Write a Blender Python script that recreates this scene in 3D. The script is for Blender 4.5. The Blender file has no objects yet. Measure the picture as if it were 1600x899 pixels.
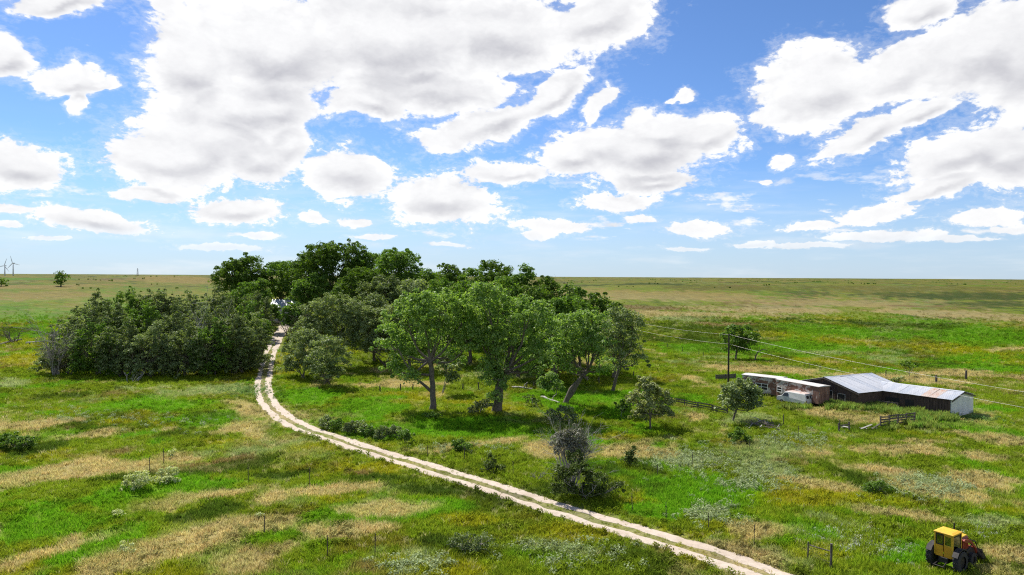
import bpy, math
import numpy as np
from mathutils import Matrix, Vector

rng = np.random.default_rng(11)
SC = bpy.context.scene
COL = SC.collection
R = math.radians

# ------------------------------------------------------------------ camera
CAM_H, FPX, EYE = 20.0, 1080.0, 432.0          # metres; focal length and eye level in photo pixels (1600 x 899)
cam = bpy.data.cameras.new('camera')
cam.sensor_width = 36.0
cam.lens = FPX / 1600.0 * 36.0
cam.clip_start, cam.clip_end = 0.5, 60000.0
cam_o = bpy.data.objects.new('camera', cam)
COL.objects.link(cam_o)
CM = Matrix.Translation((0, 0, CAM_H)) @ Matrix.Rotation(R(90) - math.atan((449.5 - EYE) / FPX), 4, 'X') @ Matrix.Rotation(R(0.33), 4, 'Z')
cam_o.matrix_world = CM
SC.camera = cam_o
CR = np.array(CM.to_3x3())

# ------------------------------------------------------------------ light
SUN_EL, SUN_AZ = R(51), R(-34)                   # azimuth from +Y (view axis) towards +X
SUN_DIR = Vector((math.sin(SUN_AZ) * math.cos(SUN_EL), math.cos(SUN_AZ) * math.cos(SUN_EL), math.sin(SUN_EL)))
sun = bpy.data.lights.new('sun', 'SUN')
sun.energy, sun.angle, sun.color = 5.0, R(0.53), (1.0, 0.95, 0.87)
sun_o = bpy.data.objects.new('sun', sun)
COL.objects.link(sun_o)
sun_o.rotation_euler = SUN_DIR.to_track_quat('Z', 'Y').to_euler()
sun_o.location = (-60, 60, 90)

vs = SC.view_settings
vs.view_transform, vs.look, vs.exposure, vs.gamma = 'Standard', 'None', 0.6, 1.0
vs.use_curve_mapping = False
SC.cycles.use_denoising = False
SC.cycles.filter_width = 1.15
SC.cycles.sample_clamp_indirect = 4.0
SC.cycles.max_bounces = 6
SC.cycles.diffuse_bounces = 3
SC.cycles.transmission_bounces = 4
SC.cycles.transparent_max_bounces = 8

class NT:
    def __init__(s, tree):
        s.t = tree
    def n(s, typ, _p=None, **ins):
        nd = s.t.nodes.new(typ)
        for k, v in (_p or {}).items():
            setattr(nd, k, v)
        for k, v in ins.items():
            s.set(nd, int(k[1:]) if k[0] == 'i' and k[1:].isdigit() else k.replace('_', ' '), v)
        return nd
    def set(s, nd, key, v):
        sock = nd.inputs[key]
        if hasattr(v, 'is_output'):
            s.t.links.new(v, sock)
        else:
            sock.default_value = v
    def math(s, op, a, b=0.0, c=0.0, clamp=False):
        nd = s.t.nodes.new('ShaderNodeMath'); nd.operation = op; nd.use_clamp = clamp
        for i, v in enumerate((a, b, c)):
            s.set(nd, i, v)
        return nd.outputs[0]
    def vmath(s, op, a, b=(0, 0, 0), scale=None):
        nd = s.t.nodes.new('ShaderNodeVectorMath'); nd.operation = op
        s.set(nd, 0, a); s.set(nd, 1, b)
        if scale is not None:
            s.set(nd, 'Scale', scale)
        return nd.outputs['Value'] if op in ('LENGTH', 'DOT_PRODUCT', 'DISTANCE') else nd.outputs[0]
    def mix(s, f, a, b):
        nd = s.t.nodes.new('ShaderNodeMix'); nd.data_type = 'RGBA'
        s.set(nd, 0, f); s.set(nd, 6, a); s.set(nd, 7, b)
        return nd.outputs[2]
    def mapr(s, v, a, b, c=0.0, d=1.0, smooth=True):
        nd = s.t.nodes.new('ShaderNodeMapRange')
        nd.interpolation_type = 'SMOOTHSTEP' if smooth else 'LINEAR'
        s.set(nd, 0, v)
        for i, q in enumerate((a, b, c, d)):
            s.set(nd, i + 1, q)
        return nd.outputs[0]
    def noise(s, vec, scale, detail=4.0, rough=0.55, out=0, lac=2.0):
        nd = s.t.nodes.new('ShaderNodeTexNoise')
        s.set(nd, 'Vector', vec); s.set(nd, 'Scale', scale); s.set(nd, 'Detail', detail); s.set(nd, 'Roughness', rough)
        s.set(nd, 'Lacunarity', lac)
        return nd.outputs[out]

def px_ang(px, py):
    az = math.atan((px - 800.0) / FPX)
    # undo the small camera roll: eye level runs 4.6 px lower at the right edge of the frame
    ey = EYE + (px - 800.0) * math.tan(R(0.33))
    el = math.atan((ey - py) / FPX * math.cos(az))
    return az, el

# cloud bodies: photo x, y, half width, half height, tilt in degrees
CLOUDS = [
    (300, 95, 80, 95, 0), (430, 75, 190, 90, 0), (620, 60, 210, 105, 0), (780, 55, 170, 75, -4), (930, 38, 95, 52, -8),
    (650, 140, 180, 45, 3), (575, 165, 80, 28, 0), (430, 165, 90, 50, 0), (600, -60, 420, 80, 0),
    (335, 215, 135, 76, 0), (380, 165, 125, 60, 0), (290, 245, 140, 60, 0), (250, 250, 100, 48, 0), (400, 250, 90, 48, 0), (450, 225, 45, 50, 0), (230, 300, 70, 14, 0),
    (540, 272, 92, 46, 10), (690, 312, 112, 44, 8), (560, 347, 34, 11, 0), (200, 302, 30, 14, 0), (255, 307, 30, 12, 0),
    (760, 195, 105, 32, -20), (860, 150, 80, 28, -28), (690, 222, 50, 18, 5), (938, 150, 38, 16, -35), (920, 175, 11, 22, -10),
    (1010, 235, 155, 60, -6), (1045, 205, 115, 42, -4), (940, 235, 95, 46, 0), (900, 250, 75, 35, 0), (1100, 215, 60, 36, -10), (790, 272, 95, 20, 0), (960, 318, 70, 17, 0), (1020, 285, 90, 24, 0),
    (1265, 140, 108, 70, -10), (1400, 110, 120, 52, -18), (1520, 85, 150, 78, -12), (1210, 178, 60, 24, -15), (1430, 15, 70, 32, 0), (1580, 100, 110, 90, 0),
    (1345, 215, 90, 30, -22), (1430, 180, 80, 22, -18), (1500, 245, 135, 46, -16), (1575, 245, 100, 68, 0), (1470, 292, 110, 20, -8),
    (108, 125, 68, 30, -8), (125, 155, 20, 26, 0), (5, 92, 52, 38, 0), (35, 258, 92, 44, 6), (95, 2, 95, 24, -10), (265, 12, 30, 22, 0), (150, 130, 50, 12, -12),
    (150, 345, 112, 22, 8), (375, 332, 95, 24, 4), (490, 342, 26, 10, 5), (1066, 147, 24, 7, -8), (1045, 152, 14, 5, -8), (1226, 250, 22, 14, 0), (1200, 275, 15, 6, 0),
    (872, 354, 66, 11, 0), (840, 366, 26, 7, 0), (1090, 357, 66, 13, 0), (1365, 333, 80, 18, -5), (1275, 353, 52, 8, 0), (1535, 340, 62, 17, 0),
    (1380, 368, 110, 9, -3), (1000, 346, 34, 8, -4), (585, 372, 42, 6, -3), (405, 370, 36, 6, 0), (350, 388, 80, 6, 0), (20, 325, 50, 9, 4), (15, 350, 22, 7, 0),
    (1270, 384, 80, 6, -2), (1580, 356, 50, 8, -3), (1500, 372, 60, 6, 0), (1070, 388, 40, 4, 0), (1180, 380, 45, 6, 0), (80, 372, 40, 4, 0), (700, 385, 40, 5, 0),
]

def build_world():
    w = bpy.data.worlds.new('World'); SC.world = w; w.use_nodes = True
    t = w.node_tree; t.nodes.clear(); N = NT(t)
    sky = N.n('ShaderNodeTexSky', dict(sky_type='NISHITA', sun_disc=False, sun_elevation=SUN_EL, sun_rotation=SUN_AZ,
                                       altitude=1400.0, air_density=1.0, dust_density=0.7, ozone_density=2.2))
    g = N.n('ShaderNodeTexCoord').outputs['Generated']
    sp = N.n('ShaderNodeSeparateXYZ', Vector=g)
    x, y, z = sp.outputs
    az = N.math('ARCTAN2', x, y)
    el = N.math('ARCSINE', z)
    p0 = N.n('ShaderNodeCombineXYZ', X=az, Y=el, Z=0.0).outputs[0]
    # uneven outline: shift the position by noise that is finer towards the horizon
    fine = N.n('ShaderNodeCombineXYZ', X=az, Y=N.math('MULTIPLY', el, 1.7), Z=0.37).outputs[0]
    w1 = N.noise(fine, 9.0, 5.0, 0.6, out=1)
    w2 = N.vmath('SCALE', N.vmath('SUBTRACT', w1, (0.5, 0.5, 0.5)), scale=0.062)
    amp = N.mapr(el, 0.02, 0.30, 0.5, 0.9)
    p = N.vmath('ADD', p0, N.vmath('SCALE', w2, scale=amp))
    cur = up = None
    rot = {}
    for (cx, cy, rx, ry, tilt) in CLOUDS:
        a, e = px_ang(cx, cy); ca = math.cos(a)
        th = R(round(-tilt / 8.0) * 8.0)                   # a few shared directions of drift
        if th not in rot:
            rot[th] = p if th == 0 else N.n('ShaderNodeVectorRotate', dict(rotation_type='Z_AXIS'), Vector=p, Angle=-th).outputs[0]
        c2, s2 = math.cos(th), math.sin(th)
        qa, qe = a * c2 + e * s2, -a * s2 + e * c2
        ix, iy = FPX / (rx * ca * ca), FPX / (ry * ca)
        nd = N.t.nodes.new('ShaderNodeVectorMath'); nd.operation = 'MULTIPLY_ADD'
        N.set(nd, 0, rot[th]); N.set(nd, 1, (ix, iy, 0.0)); N.set(nd, 2, (-qa * ix, -qe * iy, 0.0))
        ln = N.vmath('LENGTH', nd.outputs[0])
        cur = ln if cur is None else N.math('SMOOTH_MIN', cur, ln, 0.12)
        if rx * ry > 1500:                                  # the same body a little nearer the sun, for its own shade
            nd = N.t.nodes.new('ShaderNodeVectorMath'); nd.operation = 'MULTIPLY_ADD'
            N.set(nd, 0, rot[th]); N.set(nd, 1, (ix, iy, 0.0)); N.set(nd, 2, (-qa * ix - 0.12, -qe * iy + 0.45, 0.0))
            l2 = N.vmath('LENGTH', nd.outputs[0])
            up = l2 if up is None else N.math('MINIMUM', up, l2)
    cover = N.math('SUBTRACT', 1.0, cur)
    # beyond the part of the sky in view the cumulus field goes on
    pl = N.vmath('SCALE', g, scale=N.math('DIVIDE', 1.0, N.math('MAXIMUM', N.math('ADD', z, 0.12), 0.05)))
    gen = N.math('MULTIPLY', N.math('SUBTRACT', N.noise(pl, 0.9, 5.0, 0.55), 0.53), 4.0)
    azm = N.mapr(N.math('ABSOLUTE', az), 0.66, 0.76)
    elm = N.mapr(el, 0.42, 0.52)
    outm = N.math('MAXIMUM', azm, elm)
    gen = N.math('SUBTRACT', gen, N.math('MULTIPLY', N.math('SUBTRACT', 1.0, outm), 3.0))
    cover = N.math('MAXIMUM', N.math('MAXIMUM', cover, -1.2), gen)
    f1 = N.vmath('ADD', fine, N.vmath('SCALE', w2, scale=0.6))
    d1s = N.math('SUBTRACT', N.noise(f1, 13.0, 4.0, 0.56), 0.5)
    d2 = N.math('SUBTRACT', N.noise(N.vmath('ADD', f1, (-0.009, 0.024, 0.0)), 13.0, 3.0, 0.56), 0.5)
    fin = N.math('SUBTRACT', N.noise(f1, 120.0, 4.0, 0.62), 0.5)
    def cells(scale):
        v = N.n('ShaderNodeTexVoronoi', dict(feature='F1'), Vector=N.vmath('ADD', f1, N.vmath('SCALE', w2, scale=0.35)), Scale=scale).outputs['Distance']
        return N.math('SUBTRACT', 0.42, v)
    p1, p2 = cells(24.0), cells(62.0)
    puff = N.math('ADD', N.math('MULTIPLY', p1, 0.62), N.math('MULTIPLY', p2, 0.38))
    fw = N.mapr(el, 0.05, 0.25, 1.5, 0.75)
    d1 = N.math('ADD', N.math('ADD', N.math('MULTIPLY', d1s, 1.0), N.math('MULTIPLY', fin, fw)), N.math('MULTIPLY', puff, 0.95))
    inner = N.mapr(cover, 0.12, 0.5, 1.0, 0.3)
    D = N.math('ADD', N.math('ADD', N.math('MULTIPLY', cover, 1.25), 0.0), N.math('MULTIPLY', d1, inner))
    veil = N.mapr(N.math('ADD', D, N.math('MULTIPLY', fin, 0.5)), -0.5, 0.15, 0.0, 0.24)
    alpha = N.math('MAXIMUM', N.mapr(D, -0.06, 0.26), veil)
    alpha = N.math('MULTIPLY', alpha, N.mapr(el, 0.004, 0.07, 0.25, 0.985))
    thin = N.math('MULTIPLY', N.mapr(N.noise(N.vmath('MULTIPLY', p0, (5.0, 32.0, 1.0)), 1.0, 4.0, 0.6), 0.46, 0.72, 0.0, 0.30), N.mapr(el, 0.22, 0.05))
    low = N.mapr(N.math('ADD', N.noise(N.vmath('MULTIPLY', N.vmath('ADD', p0, N.vmath('SCALE', w2, scale=0.25)), (11.0, 42.0, 1.0)), 1.0, 5.0, 0.58), N.math('MULTIPLY', fin, 0.12)), 0.545, 0.68, 0.0, 0.9)
    low = N.math('MULTIPLY', low, N.math('MULTIPLY', N.mapr(el, 0.035, 0.06), N.mapr(el, 0.17, 0.10)))
    alpha = N.math('MAXIMUM', N.math('MAXIMUM', alpha, thin), low)
    # thick parts are seen from below and grey, parts turned to the sun white
    core = N.mapr(N.math('ADD', cover, N.math('MULTIPLY', d1s, 0.5)), 0.22, 0.85)
    side = N.mapr(N.math('SUBTRACT', d2, d1s), 0.0, 0.30)
    sm = N.math('MULTIPLY', puff, N.mapr(cover, 0.15, 0.8, -0.6, -0.10))
    below = N.mapr(N.math('ADD', N.math('SUBTRACT', N.math('SUBTRACT', 1.0, up), cover), N.math('MULTIPLY', d1s, 0.6)), -0.5, 0.35)
    base = N.math('MULTIPLY', core, N.math('ADD', 0.14, N.math('MULTIPLY', below, 0.80)))
    shade = N.math('ADD', N.math('ADD', base, N.math('MULTIPLY', side, N.mapr(cover, 0.15, 0.7, 0.42, 0.08))), N.math('ADD', sm, N.math('MULTIPLY', fin, -0.2)), clamp=True)
    ccol = N.mix(shade, (10.2, 10.2, 10.2, 1), (5.3, 5.3, 5.75, 1))
    hz = N.mapr(el, 0.0, 0.16, 0.65, 0.0)
    skyc = N.n('ShaderNodeMix', dict(data_type='RGBA', blend_type='MULTIPLY'), i0=1.0, i6=sky.outputs[0], i7=(0.80, 1.04, 1.36, 1)).outputs[2]
    skyc = N.mix(hz, skyc, (5.6, 6.8, 8.4, 1))
    col = N.mix(alpha, skyc, ccol)
    bg = N.n('ShaderNodeBackground', Color=col, Strength=0.068)
    out = N.n('ShaderNodeOutputWorld'); t.links.new(bg.outputs[0], out.inputs[0])
    w.cycles.sampling_method = 'MANUAL'; w.cycles.sample_map_resolution = 512
build_world()

# ------------------------------------------------------------------ numpy noise and terrain
def _hash(ix, iy, seed):
    h = (ix.astype(np.int64) * 374761393 + iy.astype(np.int64) * 668265263 + seed * 974634777) & 0x7fffffff
    h = ((h ^ (h >> 13)) * 1274126177) & 0x7fffffff
    h = h ^ (h >> 16)
    return (h & 0xffff) / 65535.0
def vnoise(x, y, seed=0):
    x = np.asarray(x, float); y = np.asarray(y, float)
    ix, iy = np.floor(x), np.floor(y)
    fx, fy = x - ix, y - iy
    fx = fx * fx * (3 - 2 * fx); fy = fy * fy * (3 - 2 * fy)
    a = _hash(ix, iy, seed); b = _hash(ix + 1, iy, seed); c = _hash(ix, iy + 1, seed); d = _hash(ix + 1, iy + 1, seed)
    return (a * (1 - fx) + b * fx) * (1 - fy) + (c * (1 - fx) + d * fx) * fy
def fbm(x, y, wl, oct=4, seed=0, gain=0.5):
    s, amp, tot = 0.0, 1.0, 0.0
    for k in range(oct):
        s = s + amp * vnoise(np.asarray(x) / wl + 17.3 * k, np.asarray(y) / wl - 9.1 * k, seed + k)
        tot += amp; amp *= gain; wl *= 0.5
    return s / tot
def sstep(a, b, v):
    t = np.clip((np.asarray(v, float) - a) / (b - a), 0, 1)
    return t * t * (3 - 2 * t)

def height(x, y):
    x = np.asarray(x, float); y = np.asarray(y, float)
    h = 8.0 * sstep(128, 225, y) * sstep(-175, -95, x) * (1 - sstep(-20, 50, x)) * (1 - 0.9 * sstep(280, 620, y))
    h = h + 0.8 * np.exp(-(((x - 55) / 26) ** 2 + ((y - 107) / 20) ** 2))
    r = np.hypot(x, y)
    far = sstep(160, 420, r)
    h = h + far * (fbm(x, y, 230, 3, 5) - 0.45) * 5.5
    az = np.arctan2(x, np.maximum(y, 1e-3))
    rgt = sstep(-0.05, 0.22, az)
    h = h + (8.0 + 5.5 * rgt) * sstep(170, 800, r) - 2.2 * rgt * np.exp(-((r - 215) / 70) ** 2)
    h = h + sstep(900, 3000, r) * (fbm(x, y, 1500, 3, 8) - 0.5) * 10.0
    h = h + 9.0 * np.exp(-(((x + 430) / 130) ** 2 + ((y - 880) / 160) ** 2))
    near = (1 - sstep(60, 300, r)) * 0.0
    h = h + (fbm(x, y, 11, 2, 21) - 0.5) * 0.35 * sstep(20, 45, r) + near
    return h

def ray(px, py):
    d = CR @ np.array([(px - 800.0) / FPX, -(py - 449.5) / FPX, -1.0])
    return d / d[1]
_SS = 20.0 * 1.01 ** np.arange(615)
def ground_hit(px, py):
    d = ray(px, py)
    below = CAM_H + d[2] * _SS <= height(d[0] * _SS, d[1] * _SS)
    if not below.any():
        s = _SS[-1]; return np.array([d[0] * s, d[1] * s, 0.0])
    i = max(int(np.argmax(below)), 1)
    for _ in range(2):
        t = np.linspace(_SS[i - 1], _SS[i], 40) if _ == 0 else np.linspace(t[j - 1], t[j], 40)
        j = max(int(np.argmax(CAM_H + d[2] * t <= height(d[0] * t, d[1] * t))), 1)
    hi = t[j]
    return np.array([d[0] * hi, d[1] * hi, CAM_H + d[2] * hi])
def at_depth(px, py, dist):
    d = ray(px, py)
    return np.array([d[0] * dist, dist, CAM_H + d[2] * dist])
def at_z(px, py, z):
    d = ray(px, py); s = (z - CAM_H) / d[2]
    return np.array([d[0] * s, d[1] * s, z])
def gz(x, y):
    return float(height(x, y))

# ------------------------------------------------------------------ object helpers
def props(o, label=None, cat=None, group=None, kind=None):
    if label: o['label'] = label
    if cat: o['category'] = cat
    if group: o['group'] = group
    if kind: o['kind'] = kind
    return o
def empty(name, loc, label=None, cat=None, group=None, rz=0.0):
    o = bpy.data.objects.new(name, None); COL.objects.link(o)
    o.empty_display_size = 0.3
    o.location = tuple(float(v) for v in loc); o.rotation_euler = (0, 0, rz)
    return props(o, label, cat, group)
def link(name, me, mat=None, parent=None):
    o = bpy.data.objects.new(name, me); COL.objects.link(o)
    if mat is not None and not me.materials: me.materials.append(mat)
    if parent is not None: o.parent = parent
    return o
def mesh_np(name, V, F, smooth=False):
    """F: list of (m,k) index arrays"""
    me = bpy.data.meshes.new(name)
    V = np.asarray(V, np.float32).reshape(-1, 3)
    Fs = [np.asarray(f, np.int32) for f in (F if isinstance(F, list) else [F]) if len(f)]
    me.vertices.add(len(V)); me.vertices.foreach_set('co', V.ravel())
    loops = np.concatenate([f.ravel() for f in Fs])
    tot = np.concatenate([np.full(len(f), f.shape[1], np.int32) for f in Fs])
    start = np.concatenate([[0], np.cumsum(tot)[:-1]]).astype(np.int32)
    me.loops.add(len(loops)); me.loops.foreach_set('vertex_index', loops)
    me.polygons.add(len(tot)); me.polygons.foreach_set('loop_start', start)
    me.update(calc_edges=True)
    if smooth: me.polygons.foreach_set('use_smooth', np.ones(len(tot), bool))
    me.validate()
    return me

class MB:
    """collects shapes into ONE mesh"""
    def __init__(s): s.v = []; s.f = []
    def add(s, V, F):
        b = len(s.v); s.v += [tuple(map(float, q)) for q in V]; s.f += [tuple(int(i) + b for i in q) for q in F]; return s
    def box(s, x0, x1, y0, y1, z0, z1):
        V = [(x, y, z) for z in (z0, z1) for y in (y0, y1) for x in (x0, x1)]
        return s.add(V, [(0, 2, 3, 1), (4, 5, 7, 6), (0, 1, 5, 4), (2, 6, 7, 3), (0, 4, 6, 2), (1, 3, 7, 5)])
    def prism(s, poly, a0, a1, axis='y'):
        """polygon (two coordinates) swept along an axis"""
        n = len(poly); V = []
        for a in (a0, a1):
            for (p, q) in poly:
                V.append((p, a, q) if axis == 'y' else ((a, p, q) if axis == 'x' else (p, q, a)))
        F = [tuple(range(n)), tuple(range(2 * n - 1, n - 1, -1))] + [(i, (i + 1) % n, n + (i + 1) % n, n + i) for i in range(n)]
        return s.add(V, F)
    def tube(s, pts, rad, sides=6, cap=True):
        V, F = tube(pts, rad, sides, cap); return s.add(V, F)
    def mesh(s, name, smooth=False):
        me = bpy.data.meshes.new(name); me.from_pydata(s.v, [], s.f)
        if smooth: me.polygons.foreach_set('use_smooth', np.ones(len(me.polygons), bool))
        import bmesh
        bm = bmesh.new(); bm.from_mesh(me); bmesh.ops.recalc_face_normals(bm, faces=bm.faces); bm.to_mesh(me); bm.free()
        me.update(); return me
    def build(s, name, mat, parent=None, smooth=False, bevel=0.0):
        o = link(name, s.mesh(name, smooth), mat, parent)
        if bevel:
            m = o.modifiers.new('bevel', 'BEVEL'); m.width = bevel; m.segments = 2; m.limit_method = 'ANGLE'; m.angle_limit = R(35)
        return o

def tube(pts, rad, sides=6, cap=True):
    pts = np.asarray(pts, float); n = len(pts)
    rad = np.broadcast_to(np.asarray(rad, float), (n,))
    V = np.zeros((n * sides, 3)); ang = np.arange(sides) * 2 * math.pi / sides
    for i in range(n):
        d = pts[min(i + 1, n - 1)] - pts[max(i - 1, 0)]
        d = d / (np.linalg.norm(d) + 1e-9)
        ref = np.array([1.0, 0, 0]) if abs(d[0]) < 0.8 else np.array([0, 1.0, 0])
        u = np.cross(d, ref); u /= np.linalg.norm(u); w = np.cross(d, u)
        V[i * sides:(i + 1) * sides] = pts[i] + rad[i] * (np.cos(ang)[:, None] * u + np.sin(ang)[:, None] * w)
    F = []
    for i in range(n - 1):
        for k in range(sides):
            F.append((i * sides + k, i * sides + (k + 1) % sides, (i + 1) * sides + (k + 1) % sides, (i + 1) * sides + k))
    if cap:
        F.append(tuple(range(sides - 1, -1, -1))); F.append(tuple(range((n - 1) * sides, n * sides)))
    return V, F

# ------------------------------------------------------------------ materials
MATS = {}
def new_mat(name):
    m = bpy.data.materials.new(name); m.use_nodes = True; m.node_tree.nodes.clear()
    MATS[name] = m
    return m, NT(m.node_tree)
def finish(m, N, shader):
    out = N.n('ShaderNodeOutputMaterial'); m.node_tree.links.new(shader, out.inputs[0]); return m

def mat_plain(name, c1, c2, scale=3.0, rough=0.7, metal=0.0, bump=0.1, stretch=(1, 1, 1), c3=None, th3=0.62, detail=5.0):
    m, N = new_mat(name)
    co = N.n('ShaderNodeTexCoord').outputs['Object']
    v = N.vmath('MULTIPLY', co, stretch)
    n1 = N.noise(v, scale, detail, 0.6)
    col = N.mix(N.mapr(n1, 0.3, 0.7), (*c1, 1), (*c2, 1))
    if c3 is not None:
        n3 = N.noise(N.vmath('ADD', v, (7.1, 3.3, 1.7)), scale * 0.45, 6.0, 0.65)
        col = N.mix(N.mapr(n3, th3, th3 + 0.08), col, (*c3, 1))
    b = N.n('ShaderNodeBsdfPrincipled', Base_Color=col, Roughness=rough, Metallic=metal)
    if bump:
        bn = N.n('ShaderNodeBump', Strength=bump, Distance=0.05, Height=n1)
        m.node_tree.links.new(bn.outputs[0], b.inputs['Normal'])
    return finish(m, N, b.outputs[0])

def mat_leaf(name, c1, c2, trans=0.35, gloss=0.06, rough=0.5):
    m, N = new_mat(name)
    rp = N.n('ShaderNodeNewGeometry').outputs['Random Per Island']
    co = N.n('ShaderNodeTexCoord').outputs['Object']
    n1 = N.noise(co, 0.45, 3.0, 0.6)
    f = N.math('ADD', N.math('MULTIPLY', N.math('POWER', rp, 1.5), 0.65), N.math('MULTIPLY', N.mapr(n1, 0.3, 0.7), 0.4))
    col = N.mix(f, (*c1, 1), (*c2, 1))
    d = N.n('ShaderNodeBsdfDiffuse', Color=col)
    tcol = N.n('ShaderNodeMix', dict(data_type='RGBA', blend_type='MULTIPLY'), i0=1.0, i6=col, i7=(1.12, 1.2, 0.45, 1)).outputs[2]
    tr = N.n('ShaderNodeBsdfTranslucent', Color=tcol)
    mx = N.n('ShaderNodeMixShader', i0=trans, i1=d.outputs[0], i2=tr.outputs[0])
    gl = N.n('ShaderNodeBsdfGlossy', Color=(1, 1, 1, 1), Roughness=rough)
    mx2 = N.n('ShaderNodeMixShader', i0=gloss, i1=mx.outputs[0], i2=gl.outputs[0])
    return finish(m, N, mx2.outputs[0])

mat_leaf('leaf_cottonwood', (0.125, 0.25, 0.035), (0.34, 0.45, 0.13), 0.48, 0.02)
mat_leaf('leaf_elm', (0.075, 0.165, 0.016), (0.195, 0.30, 0.045), 0.45, 0.015)
mat_leaf('leaf_dark', (0.06, 0.125, 0.013), (0.155, 0.235, 0.03), 0.42, 0.012)
mat_leaf('leaf_olive', (0.115, 0.17, 0.05), (0.36, 0.42, 0.19), 0.4, 0.02)
mat_leaf('leaf_thicket', (0.075, 0.12, 0.028), (0.255, 0.31, 0.12), 0.36, 0.018)
mat_leaf('leaf_pale', (0.17, 0.205, 0.06), (0.38, 0.41, 0.17), 0.38, 0.02)
mat_leaf('leaf_cream', (0.42, 0.46, 0.18), (0.66, 0.70, 0.36), 0.3, 0.02)
mat_leaf('leaf_juniper', (0.05, 0.085, 0.014), (0.14, 0.185, 0.035), 0.28, 0.015)
mat_leaf('leaf_grey', (0.12, 0.12, 0.085), (0.27, 0.265, 0.20), 0.2, 0.02)
mat_plain('bark', (0.075, 0.06, 0.045), (0.18, 0.15, 0.12), 3.0, 0.9, 0, 0.6, (3, 3, 0.6))
mat_plain('bark_grey', (0.17, 0.15, 0.13), (0.34, 0.31, 0.28), 3.0, 0.9, 0, 0.5, (3, 3, 0.8))
mat_plain('dead_wood', (0.24, 0.22, 0.20), (0.46, 0.43, 0.40), 4.0, 0.9, 0, 0.4)
mat_plain('weathered_wood', (0.045, 0.038, 0.032), (0.14, 0.12, 0.10), 4.0, 0.9, 0, 0.5, (1, 1, 1))
mat_plain('grey_board', (0.22, 0.20, 0.18), (0.38, 0.35, 0.31), 5.0, 0.9, 0, 0.4)
mat_plain('barn_wood', (0.04, 0.024, 0.018), (0.11, 0.068, 0.05), 2.2, 0.9, 0, 0.5, (4, 4, 0.35))
mat_plain('shed_white', (0.62, 0.62, 0.60), (0.75, 0.75, 0.73), 1.4, 0.8, 0, 0.15, (1, 1, 0.5), (0.48, 0.44, 0.40), 0.62)
mat_plain('trailer_paint', (0.55, 0.52, 0.49), (0.36, 0.30, 0.27), 1.8, 0.85, 0, 0.3, (1, 1, 1.4), (0.17, 0.085, 0.06), 0.46)
mat_plain('trailer_wood', (0.13, 0.065, 0.048), (0.25, 0.14, 0.105), 2.0, 0.9, 0, 0.4, (2, 2, 0.5), (0.55, 0.50, 0.45), 0.60)
mat_plain('trailer_roof', (0.58, 0.56, 0.54), (0.45, 0.41, 0.38), 1.2, 0.6, 0, 0.15, (1, 1, 1), (0.30, 0.20, 0.15), 0.62)
mat_plain('roof_steel', (0.46, 0.47, 0.49), (0.60, 0.61, 0.63), 0.9, 0.42, 0.35, 0.05, (1, 0.35, 1), (0.50, 0.38, 0.31), 0.66)
mat_plain('roof_steel_dull', (0.38, 0.41, 0.45), (0.50, 0.52, 0.56), 0.9, 0.48, 0.35, 0.05, (1, 0.35, 1), (0.45, 0.36, 0.30), 0.62)
mat_plain('roof_rust', (0.44, 0.38, 0.34), (0.40, 0.29, 0.23), 1.4, 0.7, 0.1, 0.05, (1, 0.4, 1), (0.40, 0.22, 0.14), 0.55)
mat_plain('dark_opening', (0.012, 0.011, 0.01), (0.03, 0.026, 0.022), 3.0, 0.9, 0, 0.0)
mat_plain('glass_dark', (0.015, 0.018, 0.02), (0.03, 0.034, 0.036), 2.0, 0.12, 0, 0.0)
mat_plain('van_white', (0.52, 0.52, 0.50), (0.62, 0.62, 0.60), 1.5, 0.5, 0, 0.0, (1, 1, 1), (0.45, 0.42, 0.38), 0.70)
mat_plain('van_roof', (0.55, 0.46, 0.42), (0.46, 0.34, 0.30), 2.2, 0.6, 0, 0.0, (1, 1, 1), (0.34, 0.19, 0.14), 0.60)
mat_plain('rubber', (0.016, 0.016, 0.017), (0.035, 0.034, 0.033), 8.0, 0.8, 0, 0.2)
mat_plain('yellow_paint', (0.70, 0.42, 0.015), (0.58, 0.33, 0.02), 2.5, 0.55, 0, 0.0, (1, 1, 1), (0.46, 0.20, 0.03), 0.66)
mat_plain('yellow_door', (0.66, 0.33, 0.012), (0.58, 0.27, 0.012), 2.5, 0.5, 0, 0.0, (1, 1, 1), (0.30, 0.10, 0.02), 0.66)
mat_plain('red_paint', (0.30, 0.03, 0.014), (0.19, 0.022, 0.012), 3.0, 0.5, 0, 0.0, (1, 1, 1), (0.16, 0.05, 0.025), 0.6)
mat_plain('black_iron', (0.014, 0.013, 0.013), (0.04, 0.034, 0.03), 5.0, 0.6, 0.3, 0.1)
mat_plain('steel_post', (0.07, 0.05, 0.04), (0.14, 0.10, 0.08), 6.0, 0.8, 0.2, 0.1)
mat_plain('pole_wood', (0.022, 0.017, 0.013), (0.055, 0.044, 0.035), 3.0, 0.9, 0, 0.3, (3, 3, 0.4))
mat_plain('wire', (0.36, 0.35, 0.32), (0.42, 0.41, 0.38), 1.0, 0.5, 0.3, 0.0)
mat_plain('turbine_white', (0.62, 0.64, 0.66), (0.66, 0.68, 0.70), 0.1, 0.5, 0, 0.0)
mat_plain('house_wall', (0.55, 0.52, 0.48), (0.62, 0.60, 0.56), 1.5, 0.8, 0, 0.1)

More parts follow.
